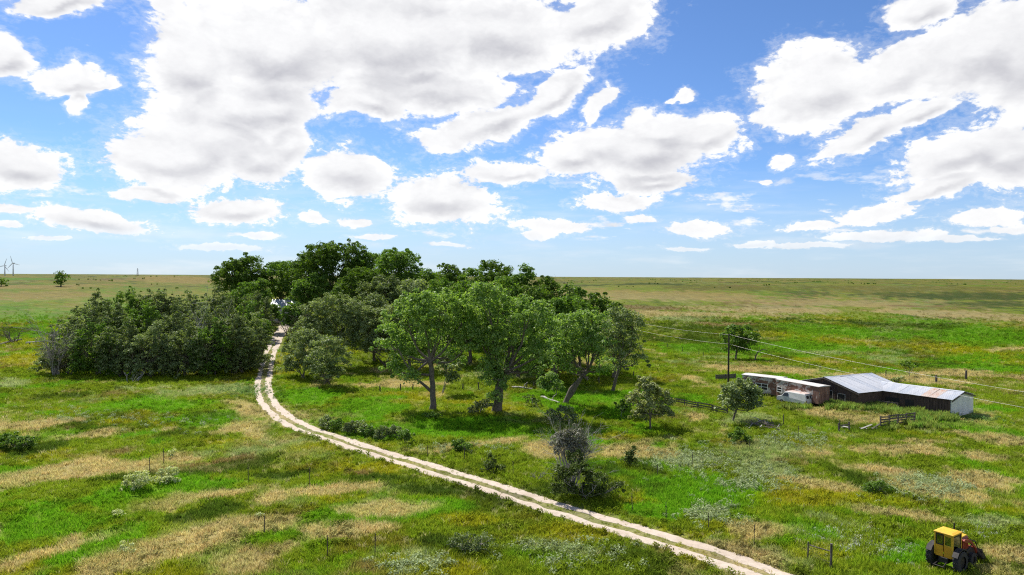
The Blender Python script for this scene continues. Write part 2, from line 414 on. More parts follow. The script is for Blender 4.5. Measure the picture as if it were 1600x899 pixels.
def mat_glass():
    m, N = new_mat('cab_glass')
    tr = N.n('ShaderNodeBsdfTransparent', Color=(0.82, 0.86, 0.85, 1))
    gl = N.n('ShaderNodeBsdfGlossy', Color=(0.9, 0.95, 1, 1), Roughness=0.08)
    fr = N.n('ShaderNodeFresnel', IOR=1.5)
    f = N.math('ADD', fr.outputs[0], 0.12)
    mx = N.n('ShaderNodeMixShader', i0=f, i1=tr.outputs[0], i2=gl.outputs[0])
    return finish(m, N, mx.outputs[0])
mat_glass()

def mat_ground():
    m, N = new_mat('meadow')
    at = N.n('ShaderNodeAttribute', dict(attribute_name='tint')).outputs['Color']
    pos = N.n('ShaderNodeNewGeometry').outputs['Position']
    n1 = N.noise(pos, 1.1, 6.0, 0.68)
    n2 = N.noise(N.vmath('MULTIPLY', pos, (0.16, 0.16, 0.16)), 1.0, 7.0, 0.62)
    n3 = N.noise(pos, 0.035, 6.0, 0.6)
    k = N.math('ADD', N.math('MULTIPLY', N.mapr(n1, 0.25, 0.75, -1, 1, False), 0.22), N.math('MULTIPLY', N.mapr(n2, 0.25, 0.75, -1, 1, False), 0.22))
    col = N.vmath('SCALE', at, scale=N.math('ADD', 0.78, k))
    warm = N.n('ShaderNodeMix', dict(data_type='RGBA', blend_type='MULTIPLY'), i0=N.mapr(n3, 0.4, 0.65, 0.0, 0.5), i6=col, i7=(1.18, 1.03, 0.85, 1)).outputs[2]
    b = N.n('ShaderNodeBsdfPrincipled', Base_Color=warm, Roughness=0.95)
    b.inputs['Specular IOR Level'].default_value = 0.1
    bn = N.n('ShaderNodeBump', Strength=0.9, Distance=0.35, Height=N.math('ADD', n1, N.math('MULTIPLY', n2, 2.5)))
    m.node_tree.links.new(bn.outputs[0], b.inputs['Normal'])
    return finish(m, N, b.outputs[0])
mat_ground()

def mat_tuft(name, trans=0.3, mul=1.0):
    m, N = new_mat(name)
    at = N.n('ShaderNodeAttribute', dict(attribute_name='tint', attribute_type='INSTANCER')).outputs['Color']
    rp = N.n('ShaderNodeNewGeometry').outputs['Random Per Island']
    col = N.vmath('SCALE', at, scale=N.math('MULTIPLY', N.math('ADD', 0.84, N.math('MULTIPLY', rp, 0.34)), mul))
    d = N.n('ShaderNodeBsdfDiffuse', Color=col)
    tr = N.n('ShaderNodeBsdfTranslucent', Color=col)
    mx = N.n('ShaderNodeMixShader', i0=trans, i1=d.outputs[0], i2=tr.outputs[0])
    return finish(m, N, mx.outputs[0])
mat_tuft('grass_blades', 0.45, 1.5)
mat_tuft('weed_leaves', 0.38, 1.3)

def mat_road():
    m, N = new_mat('road_gravel')
    pos = N.n('ShaderNodeNewGeometry').outputs['Position']
    n1 = N.noise(pos, 1.6, 7.0, 0.7); n2 = N.noise(pos, 0.25, 5.0, 0.6); n3 = N.noise(pos, 14.0, 3.0, 0.7)
    col = N.mix(N.mapr(n1, 0.3, 0.7), (0.40, 0.33, 0.26, 1), (0.52, 0.44, 0.355, 1))
    col = N.mix(N.mapr(n2, 0.45, 0.75, 0, 0.55), col, (0.33, 0.25, 0.18, 1))
    col = N.mix(N.mapr(n3, 0.55, 0.8, 0, 0.45), col, (0.30, 0.25, 0.20, 1))
    b = N.n('ShaderNodeBsdfPrincipled', Base_Color=col, Roughness=0.95)
    bn = N.n('ShaderNodeBump', Strength=0.6, Distance=0.06, Height=N.math('ADD', n1, N.math('MULTIPLY', n3, 0.3)))
    m.node_tree.links.new(bn.outputs[0], b.inputs['Normal'])
    return finish(m, N, b.outputs[0])
mat_road()

# ------------------------------------------------------------------ vegetation colour of the ground, with some shade painted in
LUSH = np.array((0.105, 0.24, 0.002)); MID = np.array((0.15, 0.205, 0.012)); YEL = np.array((0.235, 0.235, 0.010))
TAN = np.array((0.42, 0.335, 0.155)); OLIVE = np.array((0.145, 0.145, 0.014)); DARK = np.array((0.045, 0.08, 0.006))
SAGE = np.array((0.23, 0.275, 0.10)); BROWN = np.array((0.20, 0.13, 0.06))
CLS = {'lush': LUSH, 'yel': YEL, 'olive': OLIVE, 'dark': DARK, 'sage': SAGE, 'tan': TAN, 'brown': BROWN}
PATCH = [  # photo x, y, half sizes, vegetation, and one painted cloud shadow
    ('tan', 1380, 735, 120, 16), ('tan', 1500, 770, 90, 14), ('tan', 1250, 770, 70, 10), ('tan', 1420, 820, 80, 10), ('tan', 1200, 830, 60, 9), ('tan', 1540, 715, 60, 12), ('tan', 380, 835, 120, 22), ('tan', 590, 835, 70, 16), ('tan', 1350, 680, 70, 7),
    ('yel', 1330, 790, 110, 14), ('yel', 1560, 800, 70, 12), ('olive', 470, 810, 60, 10),
    ('tan', 23, 668, 60, 10), ('tan', 116, 686, 80, 9), ('tan', 232, 683, 18, 6), ('tan', 90, 736, 120, 14), ('tan', 200, 728, 60, 9), ('tan', 300, 790, 70, 13),
    ('tan', 340, 850, 110, 30), ('tan', 415, 796, 35, 9), ('tan', 100, 856, 55, 12), ('tan', 15, 876, 45, 15), ('tan', 512, 779, 70, 11), ('tan', 640, 802, 70, 13),
    ('tan', 512, 850, 55, 18), ('tan', 440, 870, 90, 22), ('tan', 685, 707, 60, 9), ('tan', 793, 704, 55, 11), ('tan', 956, 704, 38, 10), ('tan', 1020, 704, 30, 7),
    ('tan', 1100, 661, 24, 8), ('tan', 1087, 593, 34, 8), ('tan', 1326, 652, 70, 13), ('tan', 1280, 645, 50, 12), ('tan', 1300, 715, 120, 20), ('tan', 1431, 708, 90, 18),
    ('tan', 1487, 677, 45, 10), ('tan', 1565, 752, 60, 22), ('tan', 1060, 492, 130, 5), ('tan', 1190, 486, 110, 5), ('tan', 1060, 462, 160, 8), ('tan', 1300, 475, 120, 5),
    ('tan', 1130, 575, 40, 6), ('tan', 1220, 580, 60, 5), ('tan', 1400, 590, 80, 4), ('tan', 1480, 585, 60, 4), ('tan', 100, 462, 130, 9), ('tan', 60, 447, 120, 3), ('tan', 300, 436, 80, 6),
    ('tan', 1450, 490, 120, 5), ('tan', 1575, 545, 40, 8), ('tan', 640, 600, 60, 6), ('tan', 380, 640, 30, 12), ('tan', 1205, 870, 60, 12), ('tan', 740, 700, 60, 8),
    ('lush', 230, 632, 150, 15), ('lush', 25, 690, 55, 11), ('lush', 40, 735, 65, 10), ('lush', 60, 825, 110, 22), ('lush', 175, 850, 60, 25), ('lush', 200, 690, 40, 8),
    ('lush', 340, 655, 60, 14), ('lush', 260, 705, 50, 9), ('lush', 700, 675, 150, 16), ('lush', 590, 640, 90, 22), ('lush', 900, 625, 90, 16), ('lush', 960, 650, 90, 12),
    ('lush', 1060, 775, 75, 22), ('lush', 1075, 545, 50, 7), ('lush', 1230, 545, 120, 10), ('lush', 1340, 520, 110, 9), ('lush', 1500, 520, 110, 14), ('lush', 1560, 580, 60, 6),
    ('lush', 60, 490, 80, 14), ('lush', 60, 437, 120, 4), ('lush', 1050, 625, 80, 14), ('lush', 1420, 628, 120, 10), ('lush', 1500, 665, 90, 8), ('lush', 860, 690, 60, 8),
    ('lush', 420, 870, 40, 8), ('lush', 700, 800, 110, 16), ('lush', 1290, 850, 60, 20), ('lush', 1480, 890, 100, 14), ('lush', 250, 775, 70, 9), ('lush', 500, 620, 60, 12), ('lush', 1000, 800, 60, 14),
    ('yel', 450, 712, 80, 14), ('yel', 880, 848, 110, 26), ('yel', 330, 700, 60, 9), ('yel', 700, 885, 70, 16), ('yel', 1270, 688, 30, 8), ('yel', 1400, 540, 140, 9),
    ('yel', 560, 745, 60, 10), ('yel', 60, 560, 90, 10), ('yel', 120, 640, 60, 8), ('yel', 1180, 520, 90, 8), ('yel', 780, 820, 60, 12), ('yel', 1250, 800, 80, 14),
    ('sage', 1080, 718, 60, 16), ('sage', 1190, 752, 60, 18), ('sage', 1120, 800, 40, 14), ('sage', 370, 612, 45, 8), ('sage', 1450, 755, 70, 16), ('sage', 660, 885, 40, 12),
    ('sage', 1330, 830, 60, 14), ('sage', 1560, 830, 60, 16), ('sage', 1060, 500, 70, 6), ('sage', 1290, 555, 60, 5), ('sage', 790, 585, 60, 9), ('sage', 140, 650, 30, 7), ('sage', 1220, 700, 40, 10),
    ('sage', 30, 600, 50, 8), ('sage', 1000, 515, 60, 5), ('sage', 1590, 690, 40, 16), ('sage', 900, 860, 60, 12),
    ('dark', 340, 732, 60, 8), ('dark', 420, 745, 60, 7), ('dark', 300, 815, 80, 12), ('dark', 640, 775, 70, 9), ('dark', 1480, 462, 160, 7), ('dark', 1130, 515, 80, 4), ('dark', 1370, 770, 40, 12),  # the wide far-right entry is a cloud shadow painted as dark ground
    ('dark', 230, 740, 40, 5), ('dark', 1330, 505, 70, 4), ('dark', 30, 705, 30, 10), ('dark', 1550, 475, 80, 6), ('dark', 1000, 445, 120, 2), ('dark', 560, 760, 60, 9), ('dark', 680, 860, 40, 10),
    ('olive', 200, 800, 90, 14), ('olive', 450, 735, 70, 8), ('olive', 1350, 450, 200, 6), ('olive', 1180, 450, 140, 4), ('olive', 600, 860, 90, 15), ('olive', 1180, 690, 60, 12), ('olive', 1450, 790, 80, 14),
    ('brown', 300, 728, 40, 4), ('brown', 1130, 508, 60, 3), ('brown', 1420, 478, 90, 3), ('brown', 530, 752, 40, 5), ('brown', 1010, 483, 90, 4), ('brown', 950, 500, 30, 5),
]
_pt = []
for (c, px, py, rx, ry) in PATCH:
    P0 = ground_hit(px, py); Pn = ground_hit(px, py + ry); Pf = ground_hit(px, max(py - ry, 434.5 + (px - 800) * 0.0058))
    _pt.append((c, P0[0], P0[1], rx / FPX * P0[1], max(min(0.5 * abs(Pf[1] - Pn[1]), 1.25 * abs(P0[1] - Pn[1]), 0.3 * P0[1]), 0.5), math.atan2(P0[0], P0[1])))

def tint(x, y):
    """base colour of the vegetation at a place on the ground, far shade painted in"""
    x = np.asarray(x, float); y = np.asarray(y, float)
    r = np.hypot(x, y)
    wx = x + (fbm(x, y, 14, 3, 31) - 0.5) * 12 + (fbm(x, y, 90, 2, 33) - 0.5) * 40 * sstep(150, 500, r)
    wy = y + (fbm(x, y, 14, 3, 37) - 0.5) * 12 + (fbm(x, y, 90, 2, 39) - 0.5) * 60 * sstep(150, 500, r)
    bias = {k: np.zeros_like(x) for k in CLS}
    for (c, cx, cy, rx, ry, a) in _pt:
        m = (np.abs(x - cx) < 3.2 * max(rx, ry)) & (np.abs(y - cy) < 3.2 * max(rx, ry) + 1)
        if not m.any(): continue
        dx, dy = wx[m] - cx, wy[m] - cy
        u, v = dx * math.cos(a) - dy * math.sin(a), dx * math.sin(a) + dy * math.cos(a)
        bias[c][m] = np.maximum(bias[c][m], np.exp(-((u / rx) ** 2 + (v / ry) ** 2)))
    col = np.repeat(MID[None], len(x), 0)
    dryf = (sstep(320, 950, r) * 0.68)[:, None]
    col = col * (1 - dryf) + np.array((0.145, 0.13, 0.022)) * dryf
    mott = sstep(135, 190, r) * (1 - sstep(420, 700, r)); fard = sstep(380, 600, r)
    fs = 1 + 3.0 * sstep(150, 700, r)
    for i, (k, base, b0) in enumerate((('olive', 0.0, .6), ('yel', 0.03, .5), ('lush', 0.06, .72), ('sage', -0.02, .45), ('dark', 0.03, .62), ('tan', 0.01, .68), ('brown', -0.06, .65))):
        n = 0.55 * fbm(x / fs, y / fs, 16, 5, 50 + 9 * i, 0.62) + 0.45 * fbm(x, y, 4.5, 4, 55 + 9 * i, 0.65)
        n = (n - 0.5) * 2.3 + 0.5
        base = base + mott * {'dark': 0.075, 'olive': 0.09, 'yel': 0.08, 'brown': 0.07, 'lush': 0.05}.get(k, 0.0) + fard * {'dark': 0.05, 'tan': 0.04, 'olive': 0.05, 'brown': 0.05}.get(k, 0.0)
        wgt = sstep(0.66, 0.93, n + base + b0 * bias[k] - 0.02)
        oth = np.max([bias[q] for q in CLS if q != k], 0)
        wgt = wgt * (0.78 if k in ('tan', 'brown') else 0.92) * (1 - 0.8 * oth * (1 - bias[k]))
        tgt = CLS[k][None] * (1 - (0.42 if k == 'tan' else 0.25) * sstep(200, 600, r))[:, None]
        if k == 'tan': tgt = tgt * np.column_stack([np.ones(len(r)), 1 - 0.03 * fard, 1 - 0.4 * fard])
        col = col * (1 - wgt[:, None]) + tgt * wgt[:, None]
    col = col * (1 - 0.20 * sstep(180, 420, r))[:, None]           # darker farther out, painting in the self-shade of absent tufts
    g = fbm(x, y, 1.7, 3, 91, 0.7)
    col = col * (0.80 + 0.42 * g)[:, None]
    return col

# ------------------------------------------------------------------ the ground: one sheet out to the horizon
def build_ground():
    az = np.concatenate([np.radians(np.arange(-46, 46.01, 0.28)), np.radians(np.arange(50, 314, 4.0))])
    rr = [0.0, 6, 14, 22, 30]
    while rr[-1] < 22000:
        q = rr[-1]
        rr.append(q * (1.0095 if 36 < q < 260 else 1.018 if q < 1200 else 1.06) if q > 36 else q + 3)
    rr = np.array(rr)
    A, Q = np.meshgrid(az, rr[1:])
    X, Y = (Q * np.sin(A)).ravel(), (Q * np.cos(A)).ravel()
    Z = height(X, Y)
    V = np.vstack([[0, 0, gz(0, 0)], np.column_stack([X, Y, Z])])
    na, nr = len(az), len(rr) - 1
    i = np.arange(nr - 1)[:, None] * na; k = np.arange(na)[None]; k2 = (k + 1) % na
    F = np.stack([1 + i + k, 1 + i + k2, 1 + i + na + k2, 1 + i + na + k], -1).reshape(-1, 4)[:, ::-1]
    T = np.stack([np.zeros(na, int), 1 + (np.arange(na) + 1) % na, 1 + np.arange(na)], -1)
    me = mesh_np('ground', V, [F, T], True)
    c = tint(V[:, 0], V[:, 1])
    nr = (np.hypot(V[:, 0], V[:, 1]) < 320); wd = np.zeros(len(V)); wd[nr] = np.exp(-(road_dist(V[nr, 0], V[nr, 1]) / 1.9) ** 2)
    wd = (wd * (0.2 + 0.5 * fbm(V[:, 0], V[:, 1], 2.2, 3, 97)))[:, None]          # soil shows through along the track
    c = c * (1 - wd) + np.array((0.36, 0.29, 0.20)) * wd
    at = me.color_attributes.new('tint', 'FLOAT_COLOR', 'POINT')
    at.data.foreach_set('color', np.column_stack([c, np.ones(len(c))]).astype(np.float32).ravel())
    o = link('ground', me, MATS['meadow']); props(o, 'rolling prairie of green and dry grass out to the horizon', None, None, 'structure')
# ------------------------------------------------------------------ the dirt track: two worn wheel tracks
ROADPX = [(447, 507), (440, 517), (428, 538), (420, 557), (415, 580), (411, 607), (421, 632), (446, 654), (479, 671), (550, 695.5), (625, 718.5), (700, 741.5), (775, 763.5),
          (850, 789), (925, 811.5), (1000, 834), (1085, 859), (1158, 884), (1268, 927), (1400, 995), (1600, 1085)]
_rp = np.array([ground_hit(*q)[:2] for q in ROADPX])
def catmull(P, step):
    out = []
    for i in range(len(P) - 1):
        p0, p1, p2, p3 = P[max(i - 1, 0)], P[i], P[i + 1], P[min(i + 2, len(P) - 1)]
        n = max(2, int(np.linalg.norm(p2 - p1) / step))
        for t in np.arange(n) / n:
            out.append(0.5 * ((2 * p1) + (-p0 + p2) * t + (2 * p0 - 5 * p1 + 4 * p2 - p3) * t * t + (-p0 + 3 * p1 - 3 * p2 + p3) * t ** 3))
    out.append(P[-1]); return np.array(out)
ROAD = catmull(_rp, 0.45)
for _ in range(12): ROAD[1:-1] = 0.25 * ROAD[:-2] + 0.5 * ROAD[1:-1] + 0.25 * ROAD[2:]
_t = np.gradient(ROAD, axis=0); _t /= np.linalg.norm(_t, axis=1)[:, None]
RN = np.column_stack([_t[:, 1], -_t[:, 0]])
def road_dist(x, y):
    """signed-free distance to the centre line"""
    best = np.full(len(x), 1e9); sub = ROAD[::2]
    for k in range(0, len(x), 20000):
        dx = x[k:k + 20000, None] - sub[None, :, 0]; dy = y[k:k + 20000, None] - sub[None, :, 1]
        best[k:k + 20000] = np.sqrt((dx * dx + dy * dy).min(1))
    return best
def build_road():
    root = empty('dirt_road', (*ROAD[len(ROAD) // 2], gz(*ROAD[len(ROAD) // 2])))
    props(root, 'pale two-track dirt road curving through the grass into the grove', None, None, 'structure')
    s = np.arange(len(ROAD)) * 0.45
    upper = sstep(150, 190, ROAD[:, 1])              # the two tracks merge into one bare yard on the rise
    for side in (-1, 1):
        off = side * (0.95 - 0.3 * upper)
        n1 = (fbm(s, s * 0 + side * 7, 1.6, 3, 61) - 0.5); n2 = (fbm(s, s * 0 + side * 3, 1.6, 3, 67) - 0.5)
        w = 0.56 + 0.25 * upper + 0.30 * (fbm(s, s * 0 + side, 14, 2, 71) - 0.5)
        lanes = []
        for q, nn in ((-1, n1), (-0.5, n1 * 0.3), (0.0, n1 * 0), (0.5, n2 * 0.3), (1, n2)):
            o = off + q * w * 1.0 + (nn * 0.75 if abs(q) == 1 else 0)
            P = ROAD + RN * o[:, None]
            lanes.append(np.column_stack([P, height(P[:, 0], P[:, 1]) + (0.035 if abs(q) < 1 else 0.012)]))
        L = np.stack(lanes, 1); n = len(L)
        V = L.reshape(-1, 3) - np.array(root.location)
        i = np.arange(n - 1)[:, None] * 5; k = np.arange(4)[None]
        F = np.stack([i + k, i + k + 1, i + 5 + k + 1, i + 5 + k], -1).reshape(-1, 4)
        link('wheel_track', mesh_np('wheel_track', V, [F], True), MATS['road_gravel'], root)
build_ground()
build_road()

# ------------------------------------------------------------------ grass and weeds: uncountable ground cover, instanced tufts
def tuft_mesh(name, nb, rad, h, wid, bend, seed):
    g = np.random.default_rng(seed); V = []; F = []
    for i in range(nb):
        a = g.uniform(0, 2 * math.pi); r0 = rad * math.sqrt(g.uniform()); b = g.uniform(0, 2 * math.pi)
        base = np.array([r0 * math.cos(a), r0 * math.sin(a), -0.03]); out = np.array([math.cos(a), math.sin(a), 0]) * g.uniform(0.2, 1) * bend
        hh = h * g.uniform(0.6, 1.1); wv = np.array([math.cos(b), math.sin(b), 0]) * wid * 0.5
        mid = base + np.array([0, 0, hh * 0.6]) + out * 0.35 * hh; tip = base + np.array([0, 0, hh]) + out * hh
        k = len(V); V += [base - wv, base + wv, mid + wv * 0.8, mid - wv * 0.8, tip]; F += [(k, k + 1, k + 2, k + 3), (k + 3, k + 2, k + 4)]
    me = bpy.data.meshes.new(name); me.from_pydata([tuple(v) for v in V], [], F); return me
def weed_mesh(name, n, rad, h, leaf, seed):
    g = np.random.default_rng(seed); V = []; F = []
    for i in range(n):
        d = g.normal(size=3); d[2] = abs(d[2]); d /= np.linalg.norm(d)
        c = d * np.array([rad, rad, h]) * g.uniform(0.55, 1.0)
        nrm = d + g.normal(size=3) * 0.5; nrm /= np.linalg.norm(nrm)
        u = np.cross(nrm, g.normal(size=3)); u /= np.linalg.norm(u); w = np.cross(nrm, u); s = leaf * g.uniform(0.6, 1.3)
        k = len(V); V += [c - u * s, c + w * s * 0.5, c + u * s, c - w * s * 0.5]; F += [(k, k + 1, k + 2, k + 3)]
    me = bpy.data.meshes.new(name); me.from_pydata([tuple(v) for v in V], [], F); return me

def scatter(name, label, me, mat, P, scl, col, cat=None):
    src = bpy.data.objects.new(name + '_tuft', me); me.materials.append(mat)
    m = bpy.data.meshes.new(name); m.vertices.add(len(P)); m.vertices.foreach_set('co', P.astype(np.float32).ravel())
    a = m.attributes.new('scl', 'FLOAT', 'POINT'); a.data.foreach_set('value', scl.astype(np.float32))
    a = m.attributes.new('rot', 'FLOAT', 'POINT'); a.data.foreach_set('value', rng.uniform(0, 6.283, len(P)).astype(np.float32))
    a = m.attributes.new('tint', 'FLOAT_COLOR', 'POINT'); a.data.foreach_set('color', np.column_stack([col, np.ones(len(col))]).astype(np.float32).ravel())
    o = bpy.data.objects.new(name, m); COL.objects.link(o); m.materials.append(mat)
    ng = bpy.data.node_groups.new(name, 'GeometryNodeTree')
    ng.interface.new_socket('Geometry', in_out='INPUT', socket_type='NodeSocketGeometry')
    ng.interface.new_socket('Geometry', in_out='OUTPUT', socket_type='NodeSocketGeometry')
    L = ng.links.new; nd = ng.nodes.new
    gi, go = nd('NodeGroupInput'), nd('NodeGroupOutput')
    iop = nd('GeometryNodeInstanceOnPoints'); oi = nd('GeometryNodeObjectInfo'); oi.inputs['Object'].default_value = src
    oi.inputs['As Instance'].default_value = True
    ns = nd('GeometryNodeInputNamedAttribute'); ns.data_type = 'FLOAT'; ns.inputs['Name'].default_value = 'scl'
    nr = nd('GeometryNodeInputNamedAttribute'); nr.data_type = 'FLOAT'; nr.inputs['Name'].default_value = 'rot'
    cx = nd('ShaderNodeCombineXYZ'); m2p = nd('GeometryNodeMeshToPoints')
    L(gi.outputs[0], m2p.inputs['Mesh']); L(m2p.outputs[0], iop.inputs['Points']); L(oi.outputs['Geometry'], iop.inputs['Instance'])
    L(nr.outputs['Attribute'], cx.inputs['Z']); L(cx.outputs[0], iop.inputs['Rotation']); L(ns.outputs['Attribute'], iop.inputs['Scale'])
    L(iop.outputs[0], go.inputs[0])
    md = o.modifiers.new('scatter', 'NODES'); md.node_group = ng
    props(o, label, cat, None, 'stuff')
    return o

BUILT = []                                            # footprints kept free of grass: (x, y, radius)
def ring_points(n, r0, r1, power=1.0):
    """even-ish over the picture: density falls with distance"""
    u = rng.uniform(size=n)
    rr = (r0 ** (2 - power) + u * (r1 ** (2 - power) - r0 ** (2 - power))) ** (1 / (2 - power))
    a = np.radians(rng.uniform(-50, 50, n))
    return rr * np.sin(a), rr * np.cos(a)
def build_cover():
    # grass
    x, y = ring_points(285000, 38, 430, 1.3)
    fd = rng.uniform(size=len(x)) > sstep(150, 430, np.hypot(x, y)); x, y = x[fd], y[fd]
    rd = road_dist(x, y)
    up = y > 165
    keep = (np.abs(rd - 0.95) > 0.56 + 0.16 * (fbm(x, y, 1.3, 2, 83) - 0.5)) | ((rng.uniform(size=len(x)) < 0.07) & (rd < 2))
    keep &= ~(up & (rd < 2.2))
    keep &= ~((rd < 0.5) & (rng.uniform(size=len(x)) < 0.25))
    for (bx, by, br) in BUILT: keep &= np.hypot(x - bx, y - by) > br
    x, y, rd = x[keep], y[keep], rd[keep]
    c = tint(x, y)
    lum = c.sum(1)
    r = np.hypot(x, y)
    s = rng.uniform(0.65, 1.35, len(x)) * (0.8 + 0.4 * fbm(x, y, 6, 3, 77)) * np.where(rd < 1.6, 0.45, np.where(rd < 3.2, 0.75, 1.0)) * (1 + 0.9 * sstep(90, 300, r))
    c = c * rng.uniform(0.87, 1.13, len(x))[:, None] * (1 + rng.normal(0, 0.04, (len(x), 3)))
    dry = (rng.uniform(size=len(x)) < 0.07) & (c[:, 0] > 0.75 * c[:, 1])
    c[dry] = c[dry] * 0.45 + np.array((0.42, 0.37, 0.19)) * 0.55
    ce = rd < 1.7
    c[ce] = c[ce] * 0.75 + np.array((0.24, 0.23, 0.07)) * 0.25
    P = np.column_stack([x, y, height(x, y)])
    h = len(P) // 2
    scatter('meadow_grass', 'short mixed green and straw grass covering the meadow', tuft_mesh('grass_tuft', 13, 0.26, 0.34, 0.045, 0.55, 1), MATS['grass_blades'], P[:h], s[:h], np.clip(c[:h], 0.01, 0.7), 'grass')
    scatter('tall_grass', 'taller leaning tussock grass scattered over the meadow', tuft_mesh('tussock', 16, 0.20, 0.46, 0.05, 0.8, 2), MATS['grass_blades'], P[h:], s[h:], np.clip(c[h:], 0.01, 0.7), 'grass')
    # broad-leaved weeds in drifts
    x, y = ring_points(68000, 38, 330, 1.2)
    n = fbm(x, y, 9, 4, 101)
    rd = road_dist(x, y)
    keep = (n > 0.52) & (rd > 1.7) & (rng.uniform(size=len(x)) < 0.8)
    keep |= (rd > 1.5) & (rd < 3.0) & (y < 150) & (rng.uniform(size=len(x)) < 0.7)
    for (bx, by, br) in BUILT: keep &= np.hypot(x - bx, y - by) > br * 0.8
    x, y = x[keep], y[keep]; r = np.hypot(x, y)
    c = tint(x, y); c = c * 0.75 + np.array((0.13, 0.18, 0.02)) * 0.25
    c = c * rng.uniform(0.65, 1.15, len(x))[:, None]
    s = rng.uniform(0.5, 1.35, len(x)) * (1 + 0.8 * sstep(90, 300, r))
    scatter('weeds', 'low broad-leaved weeds growing in drifts through the grass', weed_mesh('weed', 46, 0.34, 0.42, 0.085, 3), MATS['weed_leaves'], np.column_stack([x, y, height(x, y)]), s, np.clip(c, 0.01, 0.7), 'weeds')
    # pale sage and white blossom
    pts = []; cols = []; ss = []
    for (px, py, rx, ry, n, w) in ((1330, 838, 55, 20, 420, 1), (1390, 858, 40, 14, 200, 1), (1545, 828, 45, 12, 160, 1), (1080, 722, 60, 18, 260, 0), (1180, 752, 60, 20, 260, 0), (1110, 805, 40, 16, 160, 0),
                                   (1450, 762, 70, 18, 200, 0), (120, 650, 60, 10, 60, 0), (250, 660, 120, 14, 90, 0), (730, 700, 70, 10, 60, 0), (1240, 690, 60, 12, 120, 0), (650, 885, 50, 14, 90, 0), (900, 870, 90, 20, 110, 0), (380, 612, 45, 9, 130, 2), (1480, 655, 80, 8, 130, 2), (1320, 628, 40, 5, 120, 2), (1400, 640, 40, 6, 120, 2)):
        for q in ground_hits(px + rng.normal(0, rx * 0.6, n), py + rng.normal(0, ry * 0.6, n)):
            pts.append(q); ss.append(rng.uniform(0.35, 0.7) if w == 1 else rng.uniform(0.7, 1.5))
            base = ((0.55, 0.58, 0.48) if rng.uniform() < 0.5 else (0.24, 0.28, 0.12)) if w == 1 else ((0.27, 0.32, 0.16) if w == 0 else (0.13, 0.22, 0.06))
            cols.append(np.array(base) * rng.uniform(0.75, 1.2))
    tall = []
    for (px, py, rx, ry, n) in ((1290, 634, 12, 3, 30), (1320, 638, 28, 4, 170), (1352, 639, 22, 5, 170), (1385, 643, 18, 5, 90), (1420, 650, 26, 5, 130), (1460, 656, 26, 5, 130), (1480, 657, 16, 4, 60), (1240, 640, 26, 2, 40), (1190, 618, 30, 4, 50), (1440, 668, 60, 6, 60)):
        tall.append(ground_hits(px + rng.uniform(-rx, rx, n), py + rng.uniform(-ry, ry, n)))
    tall = np.vstack(tall); tc = np.array((0.16, 0.22, 0.04)) * rng.uniform(0.7, 1.4, (len(tall), 1)) * rng.uniform(0.85, 1.15, (len(tall), 3))
    scatter('tall_weeds', 'tall lush weeds grown up along the barn, shed, van and trailers', tuft_mesh('tall_weed', 26, 0.34, 1.15, 0.11, 0.45, 9), MATS['grass_blades'], tall, rng.uniform(0.45, 1.05, len(tall)), tc, 'weeds')
    scatter('sage_and_blossom', 'silvery sage and small white blossom dotted over the meadow', weed_mesh('sage', 40, 0.36, 0.5, 0.075, 5), MATS['weed_leaves'], np.array(pts), np.array(ss), np.array(cols), 'wildflowers')
def ground_hits(px, py):
    D = (CR @ np.stack([(px - 800.0) / FPX, -(py - 449.5) / FPX, -np.ones(len(px))])).T
    D = D / D[:, 1:2]; s = -CAM_H / np.minimum(D[:, 2], -0.004)
    for _ in range(4):
        s = (height(D[:, 0] * s, D[:, 1] * s) - CAM_H) / np.minimum(D[:, 2], -0.004)
    return np.column_stack([D[:, 0] * s, D[:, 1] * s, height(D[:, 0] * s, D[:, 1] * s)])

# ------------------------------------------------------------------ trees and shrubs
def leaves(centres, radii, per, size, g, up=0.5):
    """small leaf faces on and inside each clump; normals lean outwards"""
    n = len(centres) * per
    c = np.repeat(centres, per, 0); r = np.repeat(radii, per)
    d = g.normal(size=(n, 3)); d /= np.linalg.norm(d, axis=1)[:, None]
    d[:, 2] = np.where((d[:, 2] < -0.2) & (g.uniform(size=n) < 0.75), -d[:, 2], d[:, 2])
    rad = r * (0.45 + 0.65 * g.uniform(size=n) ** 0.6)
    p = c + d * rad[:, None] * np.array([1, 1, 0.8])
    nr = d + g.normal(size=(n, 3)) * 0.65 + np.array([0, 0, up]); nr /= np.linalg.norm(nr, axis=1)[:, None]
    u = np.cross(nr, g.normal(size=(n, 3))); u /= np.linalg.norm(u, axis=1)[:, None]
    w = np.cross(nr, u); s = size * g.uniform(0.55, 1.25, n)[:, None]
    V = np.stack([p - u * s, p + w * s * 0.62 + nr * s * 0.15, p + u * s, p - w * s * 0.62 + nr * s * 0.15], 1).reshape(-1, 3)
    return V
def curve(a, b, bend, n, g):
    t = np.linspace(0, 1, n)[:, None]
    m = (a + b) / 2 + bend
    P = (1 - t) ** 2 * a + 2 * t * (1 - t) * m + t * t * b
    P[1:-1] += g.normal(size=(n - 2, 3)) * 0.012 * np.linalg.norm(b - a)
    return P

